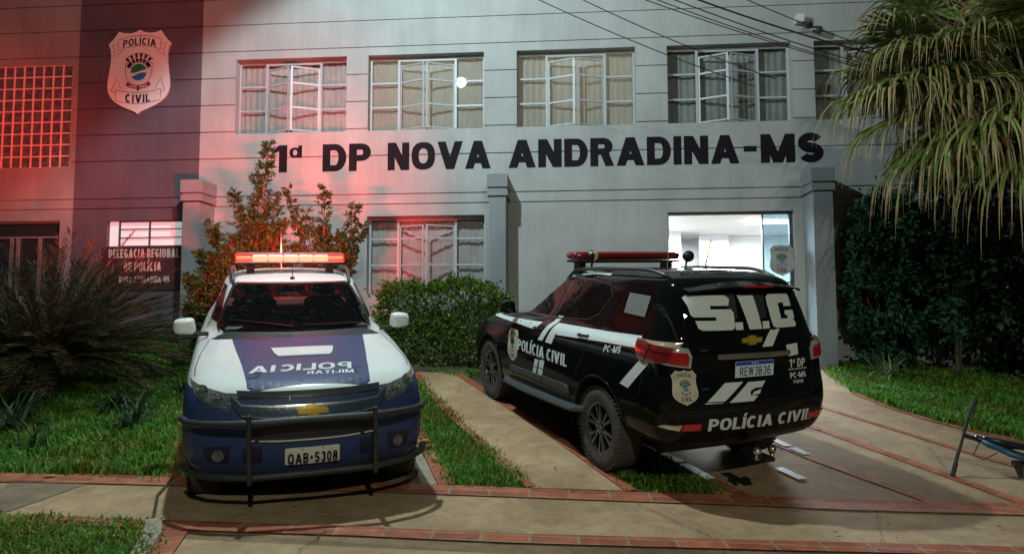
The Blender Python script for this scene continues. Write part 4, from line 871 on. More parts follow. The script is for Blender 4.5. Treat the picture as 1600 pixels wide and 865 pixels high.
def loft(levels):
    """stack of horizontal outlines -> closed mesh (verts, faces, level of each face)"""
    rings = []
    for L in levels:
        yf, yr, wf, wm, wr = L['yf'], L['yr'], L['wf'], L['wm'], L['wr']; bf, rf, lf = L['bf'], L['rf'], L['lf']; br, rr, lr = L['br'], L['rr'], L['lr']
        h = []
        for t in (0, .35, .7, 1): h.append((t * (wf - rf), yf - bf * t * t))
        for a in (30, 60): h.append((wf - rf + rf * math.sin(math.radians(a)), yf - bf - lf * (1 - math.cos(math.radians(a)))))
        ys, ye = yf - bf - lf, yr + br + lr
        for t in (0, .06, .15, .28, .42, .57, .72, .85, .94, 1):
            h.append((float(np.interp(t, [0, .28, .72, 1], [wf, wm, wm, wr])), ys + (ye - ys) * t))
        for a in (60, 30): h.append((wr - rr + rr * math.sin(math.radians(a)), yr + br + lr * (1 - math.cos(math.radians(a)))))
        for t in (1, .7, .35, 0): h.append((t * (wr - rr), yr + br * t * t))
        z = L['z']; zf = (lambda y: z) if not isinstance(z, (list, tuple)) else (lambda y: float(np.interp(y, [q[0] for q in z][::-1], [q[1] for q in z][::-1])))
        sh = L.get('shear', 0.)
        ring = [(x, y, zf(y) + sh * (2.3 - y)) for x, y in h] + [(-x, y, zf(y) + sh * (2.3 - y)) for x, y in h[-2:0:-1]]
        rings.append(ring)
    n = len(rings[0]); V = [p for r in rings for p in r]; Fc = []; lv = []
    for i in range(len(rings) - 1):
        for k in range(n):
            Fc.append((i * n + k, i * n + (k + 1) % n, (i + 1) * n + (k + 1) % n, (i + 1) * n + k)); lv.append(i)
    N = n // 2
    for base, l, flip in ((0, 0, True), ((len(rings) - 1) * n, len(rings) - 2, False)):
        for k in range(N):
            a, b, c, d = base + k, base + k + 1, base + (n - k - 1) % n, base + (n - k) % n
            f = [a, b, c, d]; f = list(dict.fromkeys(f))
            if len(f) >= 3: Fc.append(tuple(f if not flip else f[::-1])); lv.append(l)
    return V, Fc, lv
def evaluated(o, keep=False):
    dg = bpy.context.evaluated_depsgraph_get(); dg.update(); me = bpy.data.meshes.new_from_object(o.evaluated_get(dg), depsgraph=dg); o.modifiers.clear(); old = o.data; o.data = me; return o

def make_body(name, levels, mats, mi_fn, wheels, wind, parent, sub=2, wheel_r=.435):
    V, Fc, lv = loft(levels); mi = [mi_fn(l, [sum(V[i][k] for i in f) / len(f) for k in range(3)]) for l, f in zip(lv, Fc)]
    o = mesh_obj(name, V, Fc, mats, None, mi, smooth=True); bmx = o.modifiers.new('s', 'SUBSURF'); bmx.levels = sub; bmx.render_levels = sub; evaluated(o)
    import bmesh as _b
    bm = _b.new(); bm.from_mesh(o.data); _b.ops.recalc_face_normals(bm, faces=bm.faces); bm.to_mesh(o.data); bm.free()
    whole = BVHTree.FromPolygons([v.co.copy() for v in o.data.vertices], [tuple(p.vertices) for p in o.data.polygons])
    cut = []
    for y, z in wheels:
        for s in (-1, 1):
            c = MB(); c.lathe([(0, wheel_r), (.55, wheel_r)], (s * .56, y, z), (s, 0, 0), 40); cut.append(c.build('cut', [M_blackpl]))
    if wind:
        P, y0, y1 = wind; c = MB(); n = len(P); c.add([(x, y1, z) for x, z in P] + [(x, y0, z) for x, z in P], [tuple(range(n))[::-1], tuple(range(n, 2 * n))] + [(i, (i + 1) % n, n + (i + 1) % n, n + i) for i in range(n)]); cut.append(c.build('cut', [M_cavity]))
    for c in cut:
        bm = _b.new(); bm.from_mesh(c.data); _b.ops.recalc_face_normals(bm, faces=bm.faces); bm.to_mesh(c.data); bm.free()
        m = o.modifiers.new('b', 'BOOLEAN'); m.operation = 'DIFFERENCE'; m.object = c; m.solver = 'EXACT'; m.material_mode = 'TRANSFER'
    evaluated(o)
    for c in cut: bpy.data.objects.remove(c)
    o.data.name = name; o.data.set_sharp_from_angle(angle=math.radians(50)); o.parent = parent
    return o, whole

class Skin:
    """puts flat shapes on a bodywork surface"""
    def __init__(s, bvh, root): s.b = bvh; s.root = root
    def fn(s, ax, off=.0015, dflt=0.):
        dirs = {'L': (Vector((1, 0, 0)), lambda u, v: Vector((-3, u, v))), 'R': (Vector((-1, 0, 0)), lambda u, v: Vector((3, u, v))), 'B': (Vector((0, 1, 0)), lambda u, v: Vector((u, -4, v))), 'F': (Vector((0, -1, 0)), lambda u, v: Vector((u, 7, v))), 'T': (Vector((0, 0, -1)), lambda u, v: Vector((u, v, 4)))}
        d, og = dirs[ax]; b = s.b
        def f(u, v, l):
            o = og(u, v); h = b.ray_cast(o, d)
            if h[0] is None:
                h = b.find_nearest(o + d * 3); return tuple(h[0])
            n = h[1] if h[1].dot(d) < 0 else -h[1]; n = (n - d * .6).normalized()
            return tuple(h[0] + n * (off + l))
        return f
    def put(s, name, polys, m, ax, off=.0015, thick=0., h=.05, parent=None, smooth=True):
        groups = [list(polys)]
        if any(k in name for k in ('stripe', 'lettering', 'moulding', 'seam', 'window_grille', 'vent')):
            pad = .03; bx = [[min(p[0] for p in q) - pad, max(p[0] for p in q) + pad, min(p[1] for p in q) - pad, max(p[1] for p in q) + pad] for q in polys]; par = list(range(len(polys)))
            def rt(i):
                while par[i] != i: i = par[i]
                return i
            for i in range(len(polys)):
                for j in range(i):
                    if bx[i][0] < bx[j][1] and bx[j][0] < bx[i][1] and bx[i][2] < bx[j][3] and bx[j][2] < bx[i][3]: par[rt(i)] = rt(j)
            d = {}
            for i, q in enumerate(polys): d.setdefault(rt(i), []).append(q)
            groups = list(d.values())
        for g in groups:
            V, Fc = slab(g, s.fn(ax, off), h, thick); o = mesh_obj(name, V, Fc, m, parent or s.root, smooth=False)
        return o

def wheel(root, x, y, s, r=.388, rim_r=.245, w=.26, spokes=6):
    """s = +1 right side, -1 left side; x = outer face"""
    e = MB(); xo = x
    ax = (s, 0, 0); prof = [(-w, rim_r), (-w, r - .05), (-w + .02, r - .012), (-w + .05, r), (-.05, r), (-.018, r - .012), (-.002, r - .05), (.0, rim_r + .045), (-.012, rim_r + .005), (-.03, rim_r - .005), (-w, rim_r - .01)]
    t = MB(); t.lathe(prof, (xo, y, r), ax, 56)
    for k in range(56):      # tread blocks
        a = 2 * math.pi * (k + .5) / 56
        for xa, xb in ((-.075, -.004), (-.155, -.085), (-.235, -.165)):
            da = .035; vs = []
            for rr_ in (r - .004, r + .006):
                for xx, aa in ((xa, a - da), (xb, a - da), (xb, a + da), (xa, a + da)): vs.append((xo + s * xx, y + rr_ * math.cos(aa), r + rr_ * math.sin(aa)))
            t.hexa(vs)
    wh = t.build('wheel', [M_tyre], root, angle=40)
    m = MB(); m.lathe([(-w + .02, rim_r - .012), (-.03, rim_r - .012), (-.012, rim_r + .004), (-.008, rim_r - .008), (-.02, rim_r - .022), (-.06, rim_r - .03), (-w + .03, rim_r - .04)], (xo, y, r), ax, 48)
    m.lathe([(-.11, .0001), (-.11, rim_r - .03)], (xo, y, r), ax, 32)
    m.lathe([(-.09, .075), (-.03, .07), (-.022, .055), (-.022, .03), (-.016, .028), (-.014, .0001)], (xo, y, r), ax, 24)
    for k in range(spokes):
        for dv in (-.13, .13):
            a = 2 * math.pi * k / spokes + .3; a1 = a + dv * .75; a2 = a + dv * 1.45; 
            def q(rad, an, xx): return (xo + s * xx, y + rad * math.cos(an), r + rad * math.sin(an))
            w1, w2 = .017 / .06, .020 / rim_r
            m.hexa([q(.05, a1 - w1, -.07), q(rim_r - .015, a2 - w2, -.06), q(rim_r - .015, a2 + w2, -.06), q(.05, a1 + w1, -.07), q(.05, a1 - w1 * .7, -.028), q(rim_r - .015, a2 - w2 * .7, -.018), q(rim_r - .015, a2 + w2 * .7, -.018), q(.05, a1 + w1 * .7, -.028)])
    for k in range(6): a = k * math.pi / 3; m.lathe([(-.03, .011), (-.012, .010), (-.010, .0001)], (xo, y + .055 * math.cos(a), r + .055 * math.sin(a)), ax, 8)
    m.build('rim', [M_rim], wh, angle=35)
    return wh

def levels_for(kind):
    suv = kind == 'suv'; d = -.251 if suv else 0.
    T = [ # yf, wf, wm, z, bf, rf, lf, yr_p, yr_s, wr
        (3.70, .74, .78, .30, .14, .18, .30, -1.10, -.95, .74),
        (3.92, .885, .91, .345, .15, .20, .32, -1.20, -1.05, .84),
        (3.985, .93, .945, .46, .14, .20, .34, -1.24, -1.105, .885),
        (4.00, .945, .955, .62, .14, .20, .35, -1.25, -1.125, .90),
        (3.98, .945, .960, .78, .14, .20, .36, -1.25, -1.10, .905),
        (3.945, .935, .955, .90, .14, .21, .38, -1.25, -1.055, .90),
        (3.90, .92, .94, [(3.9, .985), (2.5, 1.04), (-1.2, 1.05)], .15, .22, .44, -1.25, -1.05, .89),
        (3.845, .89, .915, [(3.85, 1.03), (3.3, 1.085), (2.5, 1.125), (-1.2, 1.14)], .18, .26, .55, -1.24, -1.045, .87),
        (3.74, .82, .875, [(3.74, 1.062), (3.3, 1.115), (2.5, 1.16), (-1.2, 1.17)], .18, .25, .55, -1.22, -1.035, .84),
        (3.30, .74, .845, [(3.3, 1.125), (2.5, 1.185), (-1.2, 1.19)], .17, .12, .25, -1.0, -1.03, .825),
        (2.62, .72, .835, [(2.62, 1.19), (1.0, 1.21), (-1.2, 1.21)], .17, .06, .12, .25, -1.02, .81),
        (2.50, .705, .815, [(2.5, 1.235), (-1.2, 1.245)], .17, .05, .12, .27, -1.01, .795),
        (2.08, .68, .755, 1.43, .13, .05, .09, .36, -.975, .735),
        (1.74, .64, .70, 1.58, .11, .05, .08, .44, -.915, .68),
        (1.58, .61, .665, 1.645, .09, .06, .08, .50, -.875, .64),
        (1.40, .50, .585, 1.692, .10, .08, .12, .60, -.76, .55),
        (1.10, .30, .36, 1.722, .06, .08, .12, .75, -.50, .33)]
    out = []
    for i, (yf, wf, wm, z, bf, rf, lf, yp, ys, wr) in enumerate(T):
        if suv:
            z = [(a + d, b) for a, b in z] if isinstance(z, list) else z
            if not isinstance(z, list) and z > 1.5: z = 1.5 + (z - 1.5) * 1.30
        L = dict(yf=yf + d, wf=wf, wm=wm, z=z, bf=bf, rf=rf, lf=lf, yr=ys if suv else yp, wr=wr if suv else (wr if i < 10 else wm - .02), br=.065 if suv else .03, rr=.18 if suv else .10, lr=.22 if suv else .12)
        if suv: L['shear'] = .045
        out.append(L)
    return out
def bowtie(cx, cz, w, h): 
    return [[(cx - w * .5, cz - h * .02), (cx - w * .42, cz + h * .27), (cx - w * .17, cz + h * .27), (cx - w * .13, cz + h * .5), (cx + w * .2, cz + h * .5), (cx + w * .17, cz + h * .27), (cx + w * .5, cz + h * .27), (cx + w * .42, cz - h * .27), (cx + w * .15, cz - h * .27), (cx + w * .12, cz - h * .5), (cx - w * .2, cz - h * .5), (cx - w * .17, cz - h * .27), (cx - w * .5, cz - h * .27)]]

# ======================= white and navy pickup
pk = root_at('police_pickup', -1.96, 5.442, 3.5739, -4.0, 'white and navy police pickup with a glowing red roof light bar and steel bull bar', 'pickup')
WS = rrect(-.745, 1.218, .745, 1.625, .06); 
WS = [(x * (1 - .20 * max(0, (z - 1.245)) / .375), z + .012 * (1 - (x / .735) ** 2)) for x, z in WS]
WSI = [(x * .965, 1.43 + (z - 1.43) * .93) for x, z in WS]
body, bvh = make_body('body', levels_for('pickup'), [M_pnavy, M_pwhite, M_blackpl, M_cavity], lambda l, c: 1 if l >= 6 or (l == 5 and c[1] < 3.0) else 0, [(0, .42), (3.096, .42)], (WSI, -.7, 3.3), pk)
K = Skin(bvh, pk)
hood = K.put('hood_panel', [[(-.46, 3.83), (.46, 3.83), (.50, 3.4), (.55, 2.95), (.60, 2.45), (-.60, 2.45), (-.55, 2.95), (-.50, 3.4)]], M_pnavy, 'T', .002, h=.06)
P = text('POLICIA', -.345, -3.58, .80, .155, t=.22, cond=1.12, sp=.13, slant=-.12); K.put('hood_lettering', [[(x, -y) for x, y in q] for q in P], M_vinyl, 'T', .0045, parent=hood)
P = text('MILITAR', -.35, -3.675, .37, .068, t=.21, cond=1.05, sp=.15, slant=-.12); K.put('hood_lettering', [[(x, -y) for x, y in q] for q in P], M_vinyl, 'T', .0045, parent=hood)
M_ghost = mat('ghost_navy', (.008, .015, .055), .35)
P = text('T', -.44, -3.68, .13, .15, t=.2) + text('C', .36, -3.68, .13, .15, t=.2); K.put('ghost_lettering', [[(x, -y) for x, y in q] for q in P], M_ghost, 'T', .003, parent=hood)
K.put('hood_scoop', [[(-.215, 3.20), (.215, 3.20), (.24, 3.13), (.265, 2.95), (-.265, 2.95), (-.24, 3.13)]], M_vinyl, 'T', .002, thick=.010)
sm = []
for s in (-1, 1): sm += band([(s * .785, 2.46), (s * .835, 2.9), (s * .855, 3.25), (s * .85, 3.42)], .007)
sm += band([(-.42, 3.30), (-.2, 3.34), (.2, 3.34), (.42, 3.30)], .012)
K.put('hood_seam', sm, M_seam, 'T', .0012)
# cowl, windscreen and what shows through it
K.put('cowl', [[(-.78, 2.42), (-.70, 2.52), (-.4, 2.60), (0, 2.63), (.4, 2.60), (.70, 2.52), (.78, 2.42), (.70, 2.38), (0, 2.52), (-.70, 2.38)]], M_blackpl, 'T', .003, h=.05)
n = len(WS); K.put('windscreen_frame', [[WS[i], WS[(i + 1) % n], WSI[(i + 1) % n], WSI[i]] for i in range(n)], M_blackpl, 'F', .003, h=.06)
K.put('windscreen', [WSI], M_wglass, 'F', .004, h=.06)
for s, pts in ((1, [(.12, 2.62, 1.20), (.30, 2.52, 1.27), (.62, 2.36, 1.30)]), (-1, [(-.55, 2.54, 1.22), (-.30, 2.55, 1.255), (.10, 2.58, 1.262)])):
    f = K.fn('F', .02); 
    q = [f(x, z, 0) for x, z in ([(.05, 1.262), (.25, 1.285), (.62, 1.315)] if s == 1 else [(-.62, 1.262), (-.36, 1.268), (-.05, 1.275)])]
    m = MB(); m.tube(q, [.012, .008, .005], 6); m.build('wiper', [M_blackpl], pk)
ins = MB(); ins.box(-.66, .66, 1.95, 2.35, 1.20, 1.275, bev=.02); ins.build('dashboard', [M_blackpl], pk)
ins = MB(); ins.lathe([(-.012, .0)], (0, 0, 0), (0, 0, 1), 3) if False else None
c = [(-.37 + .19 * math.cos(a), 1.88 - .05 * math.sin(a), 1.30 + .15 * math.sin(a)) for a in [2 * math.pi * i / 28 for i in range(28)]]
ins.tube(c, .015, 8, closed=True); ins.build('steering_wheel', [M_greypl], pk)
for x in (-.37, .37):
    s_ = MB(); s_.box(x - .22, x + .22, 1.02, 1.16, 1.15, 1.42, bev=.05); s_.box(x - .12, x + .12, 1.04, 1.13, 1.44, 1.57, bev=.035); s_.build('seat', [M_seat], pk)
for s in (-1, 1):
    g = MB(); g.tube([(s * .60, 1.55, 1.40), (s * .575, 1.6, 1.43), (s * .565, 1.62, 1.49), (s * .575, 1.6, 1.54)], .014, 8); g.build('grab_handle', [mat('beige_trim', (.35, .30, .27), .6)], pk)
g = MB(); g.box(-.11, .11, 1.62, 1.65, 1.53, 1.59, bev=.012); g.build('rear_view_mirror', [M_blackpl], pk)
for ax, s in (('L', -1), ('R', 1)):
    K.put('side_window', [[(2.14, 1.28), (1.50, 1.585), (.98, 1.62), (.98, 1.27)]], M_dglass, ax, .003); K.put('side_window', [[(.90, 1.27), (.90, 1.62), (.55, 1.58), (.42, 1.28)]], M_dglass, ax, .003)
    K.put('fender_stripes', [[(2.75 - k * .07, 1.02), (2.71 - k * .07, 1.02), (2.84 - k * .07, .84), (2.88 - k * .07, .84)] for k in range(4)], M_vinyl, ax, .002)
    m = MB()   # mirror on a stalk
    x0 = s * .90; pr = []
    vs = []
    for yy, sx, sz in ((2.20, .86, .86), (2.24, 1, 1), (2.30, .96, .95), (2.345, .72, .74)):
        for (u, v_) in ((-.5, -.42), (-.44, .38), (-.34, .5), (.34, .46), (.5, .28), (.5, -.30), (.36, -.48), (-.40, -.5)):
            u2 = u * (1 if s > 0 else 1); vs.append((s * (1.005 + u2 * .205 * sx), yy, 1.285 + v_ * .165 * sz))
    N = 8; fs = [tuple(range(N))[::-1], tuple(range(3 * N, 4 * N))] + [(i * N + k, i * N + (k + 1) % N, (i + 1) * N + (k + 1) % N, (i + 1) * N + k) for i in range(3) for k in range(N)]
    m.add(vs, fs); mo = m.build('side_mirror', [M_pwhite], pk, smooth=True); 
    ms = mo.modifiers.new('s', 'SUBSURF'); ms.levels = 2; ms.render_levels = 2
    b = MB(); b.tube([(s * .80, 2.28, 1.21), (s * .93, 2.28, 1.215)], .035, 8, flat=.6); b.build('mirror_stalk', [M_blackpl], mo)
    h_ = MB(); h_.tube([(s * .93, 1.20, 1.03), (s * .965, 1.13, 1.04), (s * .93, 1.05, 1.03)], .014, 8); h_.build('door_handle', [M_pwhite], pk)
    rl = MB(); f = K.fn('T', .0); pts = []
    for i in range(13):
        u = i / 12; y = 1.60 - 1.15 * u; x = s * (.585 + .03 * math.sin(u * 3.14)); p = Vector(f(x, y, 0)); p.z += .058 * min(1, 6 * u, 6 * (1 - u)) + .004; pts.append(p)
    rl.tube(pts, [.013] + [.02] * 11 + [.013], 8); rl.build('roof_rail', [M_greypl], pk, smooth=True)
# face: grille, lamps, bumper
K.put('upper_grille', [[(-.54, 1.0), (-.52, .945), (.52, .945), (.54, 1.0), (.3, .995), (-.3, .995)]], M_blackpl, 'F', .003, h=.05)
K.put('chrome_bar', [[(-.585, .985), (-.54, .915), (-.3, .895), (.3, .895), (.54, .915), (.585, .985), (.56, .90), (.50, .828), (.3, .805), (-.3, .805), (-.50, .828), (-.56, .90)]], mat('smoked_chrome', (.36, .42, .46), .17, metal=1.), 'F', .006, thick=.022, h=.05)
K.put('grille_slat', band([(-.50, .965), (-.25, .955), (.25, .955), (.50, .965)], .009) + [rect(x - .004, .93, x + .004, .958) for x in (-.33, -.16, .16, .33)], M_chrome, 'F', .006, thick=.008)
K.put('chrome_edge', band([(-.57, .965), (-.50, .905), (-.3, .892), (.3, .892), (.50, .905), (.57, .965)], .014) + band([(-.50, .832), (-.3, .812), (.3, .812), (.50, .832)], .012), mat('bright_chrome', (.80, .83, .84), .22, metal=1.), 'F', .030, thick=.006)
K.put('lower_grille', [[(-.50, .795), (.50, .795), (.44, .66), (-.44, .66)]], M_blackpl, 'F', .003, h=.05)
K.put('grille_trim', band([(-.52, .80), (-.3, .782), (.3, .782), (.52, .80)], .016) + band([(-.46, .655), (-.25, .645), (.25, .645), (.46, .655)], .012), M_chrome, 'F', .006, thick=.012)
K.put('gold_badge', bowtie(0, .855, .235, .085), M_bow, 'F', .034, thick=.012)
for s in (-1, 1):
    hl = [(s * .525, .965), (s * .60, .86), (s * .72, .89), (s * .83, .955), (s * .885, 1.035), (s * .72, 1.005)]
    lampb = K.put('headlight', [hl], mat('headlamp_bowl', (.26, .28, .27), .3, metal=.6, var=.6, scale=30), 'F', .003, h=.04)
    f = K.fn('F', 0.)
    for x, z, r_ in ((.66, .945, .048), (.775, .99, .050), (.59, .93, .026)):
        p = Vector(f(s * x, z, 0)); m = MB(); m.lathe([(.000, r_ * .5), (.006, r_ * .8), (.022, r_), (.024, r_ * .9), (.012, r_ * .6), (.006, .0001)], p, (s * .45, 1, .25), 20); m.build('lamp_reflector', [M_chrome], lampb)
    K.put('lamp_trim', band([(s * .54, .945), (s * .61, .875), (s * .72, .902), (s * .80, .955)], .012), M_chrome, 'F', .008, thick=.004, parent=lampb)
    K.put('lamp_glass', [hl], M_lensglass, 'F', .030, thick=.0, h=.04, parent=lampb)
    K.put('fog_recess', [[(s * .58, .62), (s * .78, .60), (s * .75, .49), (s * .60, .47)]], mat('navy_shadow_trim', (.008, .012, .03), .5), 'F', .002, h=.04)  # flat patch; the shade of the recess is painted in darker navy
    p = Vector(f(s * .67, .535, 0)); m = MB(); m.lathe([(-.01, .045), (.012, .045), (.016, .038), (.010, .02), (.008, .0001)], p, (s * .35, 1, 0), 20); m.build('fog_lamp', [mat('fog_lamp_glass', (.10, .105, .10), .12, coat=.6, var=.3, scale=40)], pk)
    K.put('bumper_vent', [[(s * .50, .60), (s * .36, .61), (s * .36, .48), (s * .50, .47)]], mat('navy_shadow_trim', (.008, .012, .03), .5), 'F', .002)
# number plate
pl = K.put('number_plate', [rrect(-.20, .455, .20, .585, .012)], mat('worn_white_plate', (.62, .60, .54), .5, var=.10, scale=14), 'F', .012, thick=.008, h=.2)
def flat_front(y): return lambda u, v, l: (u, y + l, v)
yp = max(v.co.y for v in pl.data.vertices) + .001
V = [(-.20, yp - .004, .485), (.20, yp - .004, .485), (.20, yp - .004, .615), (-.20, yp - .004, .615)]
P = text('QAB', -.182, .470, .150, .074, t=.19, cond=.92, sp=.16) + text('5308', .012, .470, .172, .074, t=.19, cond=.92, sp=.16) + [rect(-.018, .498, .0, .516)]
P = [[(-x, z) for x, z in q] for q in P]      # read from in front of the car
v_, f_ = slab(P, flat_front(yp), .2); mesh_obj('plate_characters', v_, f_, M_letter, pl)
v_, f_ = slab([arc(x, .572, .006, .006, 0, 330, 8) for x in (-.075, .075)], flat_front(yp), .2); mesh_obj('plate_bolts', v_, f_, M_letter, pl)
# bull bar
bb = MB()
for z, dz in ((.822, -.05), (.415, .0)):
    pts = [(sx, yy, z + dz * abs(sx) ** 3 + .0) for sx, yy in ((-.93, 3.66), (-.88, 3.81), (-.785, 3.92), (-.66, 4.0), (-.45, 4.08), (0, 4.095), (.45, 4.08), (.66, 4.0), (.785, 3.92), (.88, 3.81), (.93, 3.66))]
    sm_ = []
    for i in range(len(pts) - 1):
        for q in range(4): sm_.append(Vector(pts[i]).lerp(Vector(pts[i + 1]), q / 4))
    sm_.append(Vector(pts[-1])); bb.tube(sm_, .027, 12)
for x in (-.455, .455): bb.tube([(x, 4.105, .885), (x, 4.11, .375)], .019, 10); bb.tube([(x, 4.10, .42), (x, 3.90, .40)], .02, 8); bb.tube([(x, 4.10, .80), (x, 3.90, .78)], .018, 8)
bb.build('bull_bar', [M_tube], pk, angle=40)
for y in (0, 3.096):
    for s in (-1, 1): wheel(pk, s * .925, y, s)
m = MB(); m.box(-.6, .6, -.9, 3.6, .26, .45); m.build('underbody', [M_blackpl], pk)
# lit light bar
def rp(x, y): return Vector(K.fn('T', 0)(x, y, 0))
lb = MB(); lb.box(-.575, .575, 1.02, 1.29, 1.80, 1.823, bev=.008); lb.box(-.565, .565, 1.04, 1.27, 1.90, 1.917, bev=.007)
for x in (-.42, .42): lb.box(x - .04, x + .04, 1.08, 1.23, rp(x, 1.15).z - .01, 1.802)
lbo = lb.build('light_bar', [mat('light_bar_housing', (.10, .02, .02), .4)], pk)
M_led = mat('glowing_red_led', (.5, .02, .01), .3, emit=(1, .045, .022), estr=6)
M_led2 = mat('hot_red_led', (.5, .02, .01), .3, emit=(1, .045, .025), estr=15)
for i in range(7):
    x = -.483 + i / 6 * .966; h2 = .045 if 0 < i < 6 else .028
    for ya, yb in ((1.245, 1.28), (1.03, 1.065)):
     e = MB(); e.box(x - .079, x + .079, ya, yb, 1.862 - h2 * .82, 1.862 + h2 * .82, bev=.014)
     e.build('led_module', [M_led2 if 0 < i < 6 else M_led], lbo)
ln = MB(); ln.box(-.572, .572, 1.045, 1.265, 1.824, 1.899); ln.build('red_lens', [mat('glowing_red_lens', (.4, .01, .01), .3, emit=(1, .010, .005), estr=6)], lbo)
pkM = pk.matrix_world
def car_lamp(x, y, z, dirv, power, color, size, sizey, spread=140):
    l = bpy.data.lights.new('light_bar_lamp', 'AREA'); l.shape = 'RECTANGLE'; l.size = size; l.size_y = sizey; l.energy = power; l.color = color; l.spread = math.radians(spread)
    o = bpy.data.objects.new('light_bar_lamp', l); COL.objects.link(o); o.parent = lbo; o.location = (x, y, z); o.rotation_euler = Vector(dirv).to_track_quat('-Z', 'Z').to_euler()
car_lamp(0, 1.022, 1.86, (-.05, -1, .10), 230, (1, .035, .02), 1.1, .05, 72)
car_lamp(.60, 1.15, 1.86, (.53, -.83, .20), 115, (1, .03, .018), .2, .05, 40)
car_lamp(.58, 1.10, 1.86, (.24, -.72, .62), 45, (1, .03, .018), .15, .04, 34)
a = MB(); p = rp(0, 1.52); a.lathe([(-.01, .03), (.012, .026), (.02, .012)], p, (0, 0, 1), 12); a.tube([p + Vector((0, 0, .01)), p + Vector((.0, -.03, .13))], [.006, .002], 6); a.build('antenna', [M_blackpl], pk)
a = MB(); p = rp(.08, .75); a.tube([p, p + Vector((.0, -.02, .42))], [.006, .003], 6); a.build('antenna', [mat('pale_whip', (.55, .4, .3), .5)], pk)
# ======================= black police car
sv = root_at('police_suv', 1.077, 7.327, .4725, 0, 'black police car seen from behind with white stripes and an unlit red roof bar', 'car')
body, bvh = make_body('body', levels_for('suv'), [M_pblack, M_blackpl], lambda l, c: 1 if l < 1 else 0, [(0, .44), (2.845, .40)], None, sv, wheel_r=.44)
Q = Skin(bvh, sv)
# glass
gl = M_dglass
Q.put('front_window', [[(2.20, 1.225), (1.86, 1.41), (1.50, 1.59), (1.26, 1.68), (1.15, 1.70), (1.23, 1.29)]], gl, 'L', .003)
Q.put('rear_window', [[(1.15, 1.295), (1.07, 1.70), (.55, 1.715), (.47, 1.375)]], gl, 'L', .003)
Q.put('rear_window', [[(.44, 1.38), (.52, 1.715), (.25, 1.70), (.16, 1.62), (.27, 1.46)]], gl, 'L', .003)
Q.put('front_window', [[(2.20, 1.225), (1.86, 1.41), (1.50, 1.59), (1.26, 1.68), (1.15, 1.70), (1.23, 1.29)]], gl, 'R', .003)
Q.put('rear_window', [[(1.14, 1.295), (1.06, 1.735), (.30, 1.70), (.16, 1.62), (.27, 1.42)]], gl, 'R', .003)
Q.put('windscreen', [[(-.70, 1.26), (.70, 1.26), (.60, 1.70), (-.60, 1.70)]], gl, 'F', .003, h=.06)
M_satin = mat('satin_window_trim', (.02, .022, .024), .3)
Q.put('window_trim', band([(2.24, 1.205), (1.18, 1.275), (.45, 1.355), (.27, 1.43), (.13, 1.62), (.22, 1.72), (.55, 1.735), (1.14, 1.722), (1.30, 1.69), (1.56, 1.585)], .016), M_satin, 'L', .002, thick=.004)
qw = Q.put('quarter_window', [[(-.06, 1.475), (-.10, 1.66), (-.14, 1.70), (-.52, 1.71), (-.56, 1.66), (-.50, 1.51), (-.44, 1.475)]], gl, 'L', .003)
gr = []
for i in range(12): x = -.16 - i * .028; gr.append(rect(x - .006, 1.50, x, 1.68))
for j in range(14): z = 1.502 + j * .0132; gr.append(rect(-.485, z, -.15, z + .0052))
Q.put('window_grille', gr, mat('grey_mesh', (.36, .38, .36), .5), 'L', .005, parent=qw)
# doors and gaps
gaps = band([(2.16, 1.20), (2.16, .62), (2.02, .48)], .010) + band([(1.18, 1.27), (1.16, .50)], .010) + band([(.22, 1.40), (.24, 1.15), (.33, .95), (.52, .72), (.55, .52)], .010) + band([(2.02, .47), (.55, .50)], .010) + band([(-.70, 1.16), (-.66, .86)], .008)
Q.put('panel_gap', gaps, M_seam, 'L', .0012)
Q.put('panel_gap', gaps, M_seam, 'R', .0012)
for y, z in ((1.36, 1.135), (.34, 1.215)):
    f = Q.fn('L', .0); p = Vector(f(y, z, 0)); m = MB(); m.tube([p + Vector((.005, .09, -.002)), p + Vector((-.035, .06, 0)), p + Vector((-.04, 0, .004)), p + Vector((-.035, -.06, .006)), p + Vector((.005, -.09, .006))], .014, 8); m.build('door_handle', [M_blackpl], sv)
ml = Q.put('door_moulding', [[(2.08, .535), (2.06, .60), (1.18, .645), (1.18, .575)], [(1.14, .578), (1.14, .65), (.62, .675), (.58, .655), (.555, .60), (.57, .595)]], M_greypl, 'L', .003, thick=.02)
# white stripes, badge and lettering on the left flank
st = [[(3.2, 1.075), (2.93, 1.10), (1.9, 1.165), (1.34, 1.205), (1.45, 1.11), (2.0, 1.105)],
      [(1.08, 1.31), (.975, 1.315), (1.215, 1.02), (1.33, 1.015)],
      [(1.00, 1.242), (.87, 1.25), (.98, 1.025), (1.135, 1.02)], [(.96, 1.245), (-.02, 1.305), (-.54, 1.345), (-.56, 1.245), (.0, 1.21), (.90, 1.135)],
      [(-.655, 1.175), (-.76, 1.145), (-.50, .885), (-.37, .90)],
      [(1.37, .795), (1.27, .805), (1.31, .715), (1.40, .71)], [(1.24, .81), (1.12, .82), (1.15, .725), (1.27, .72)], [(1.41, .70), (1.315, .705), (1.35, .615), (1.435, .61)], [(1.275, .71), (1.155, .715), (1.18, .64), (1.30, .625)]]
Q.put('side_stripe', st, M_vinyl, 'L', .0035, h=.06)
Q.put('roof_stripe', [[(-.52, 1.55), (-.50, 1.55), (-.585, .35), (-.63, .35), (-.60, 1.2)]], M_vinyl, 'T', .002)
P = text('POLÍCIA CIVIL', -1.87, 0, 1.27, .125, t=.20, cond=.78, sp=.08)
def skew(q): return [(-x, .815 + z + (x + 1.87) * .03) for x, z in q]
Q.put('side_lettering', [skew(q) for q in P], M_vinyl, 'L', .003)
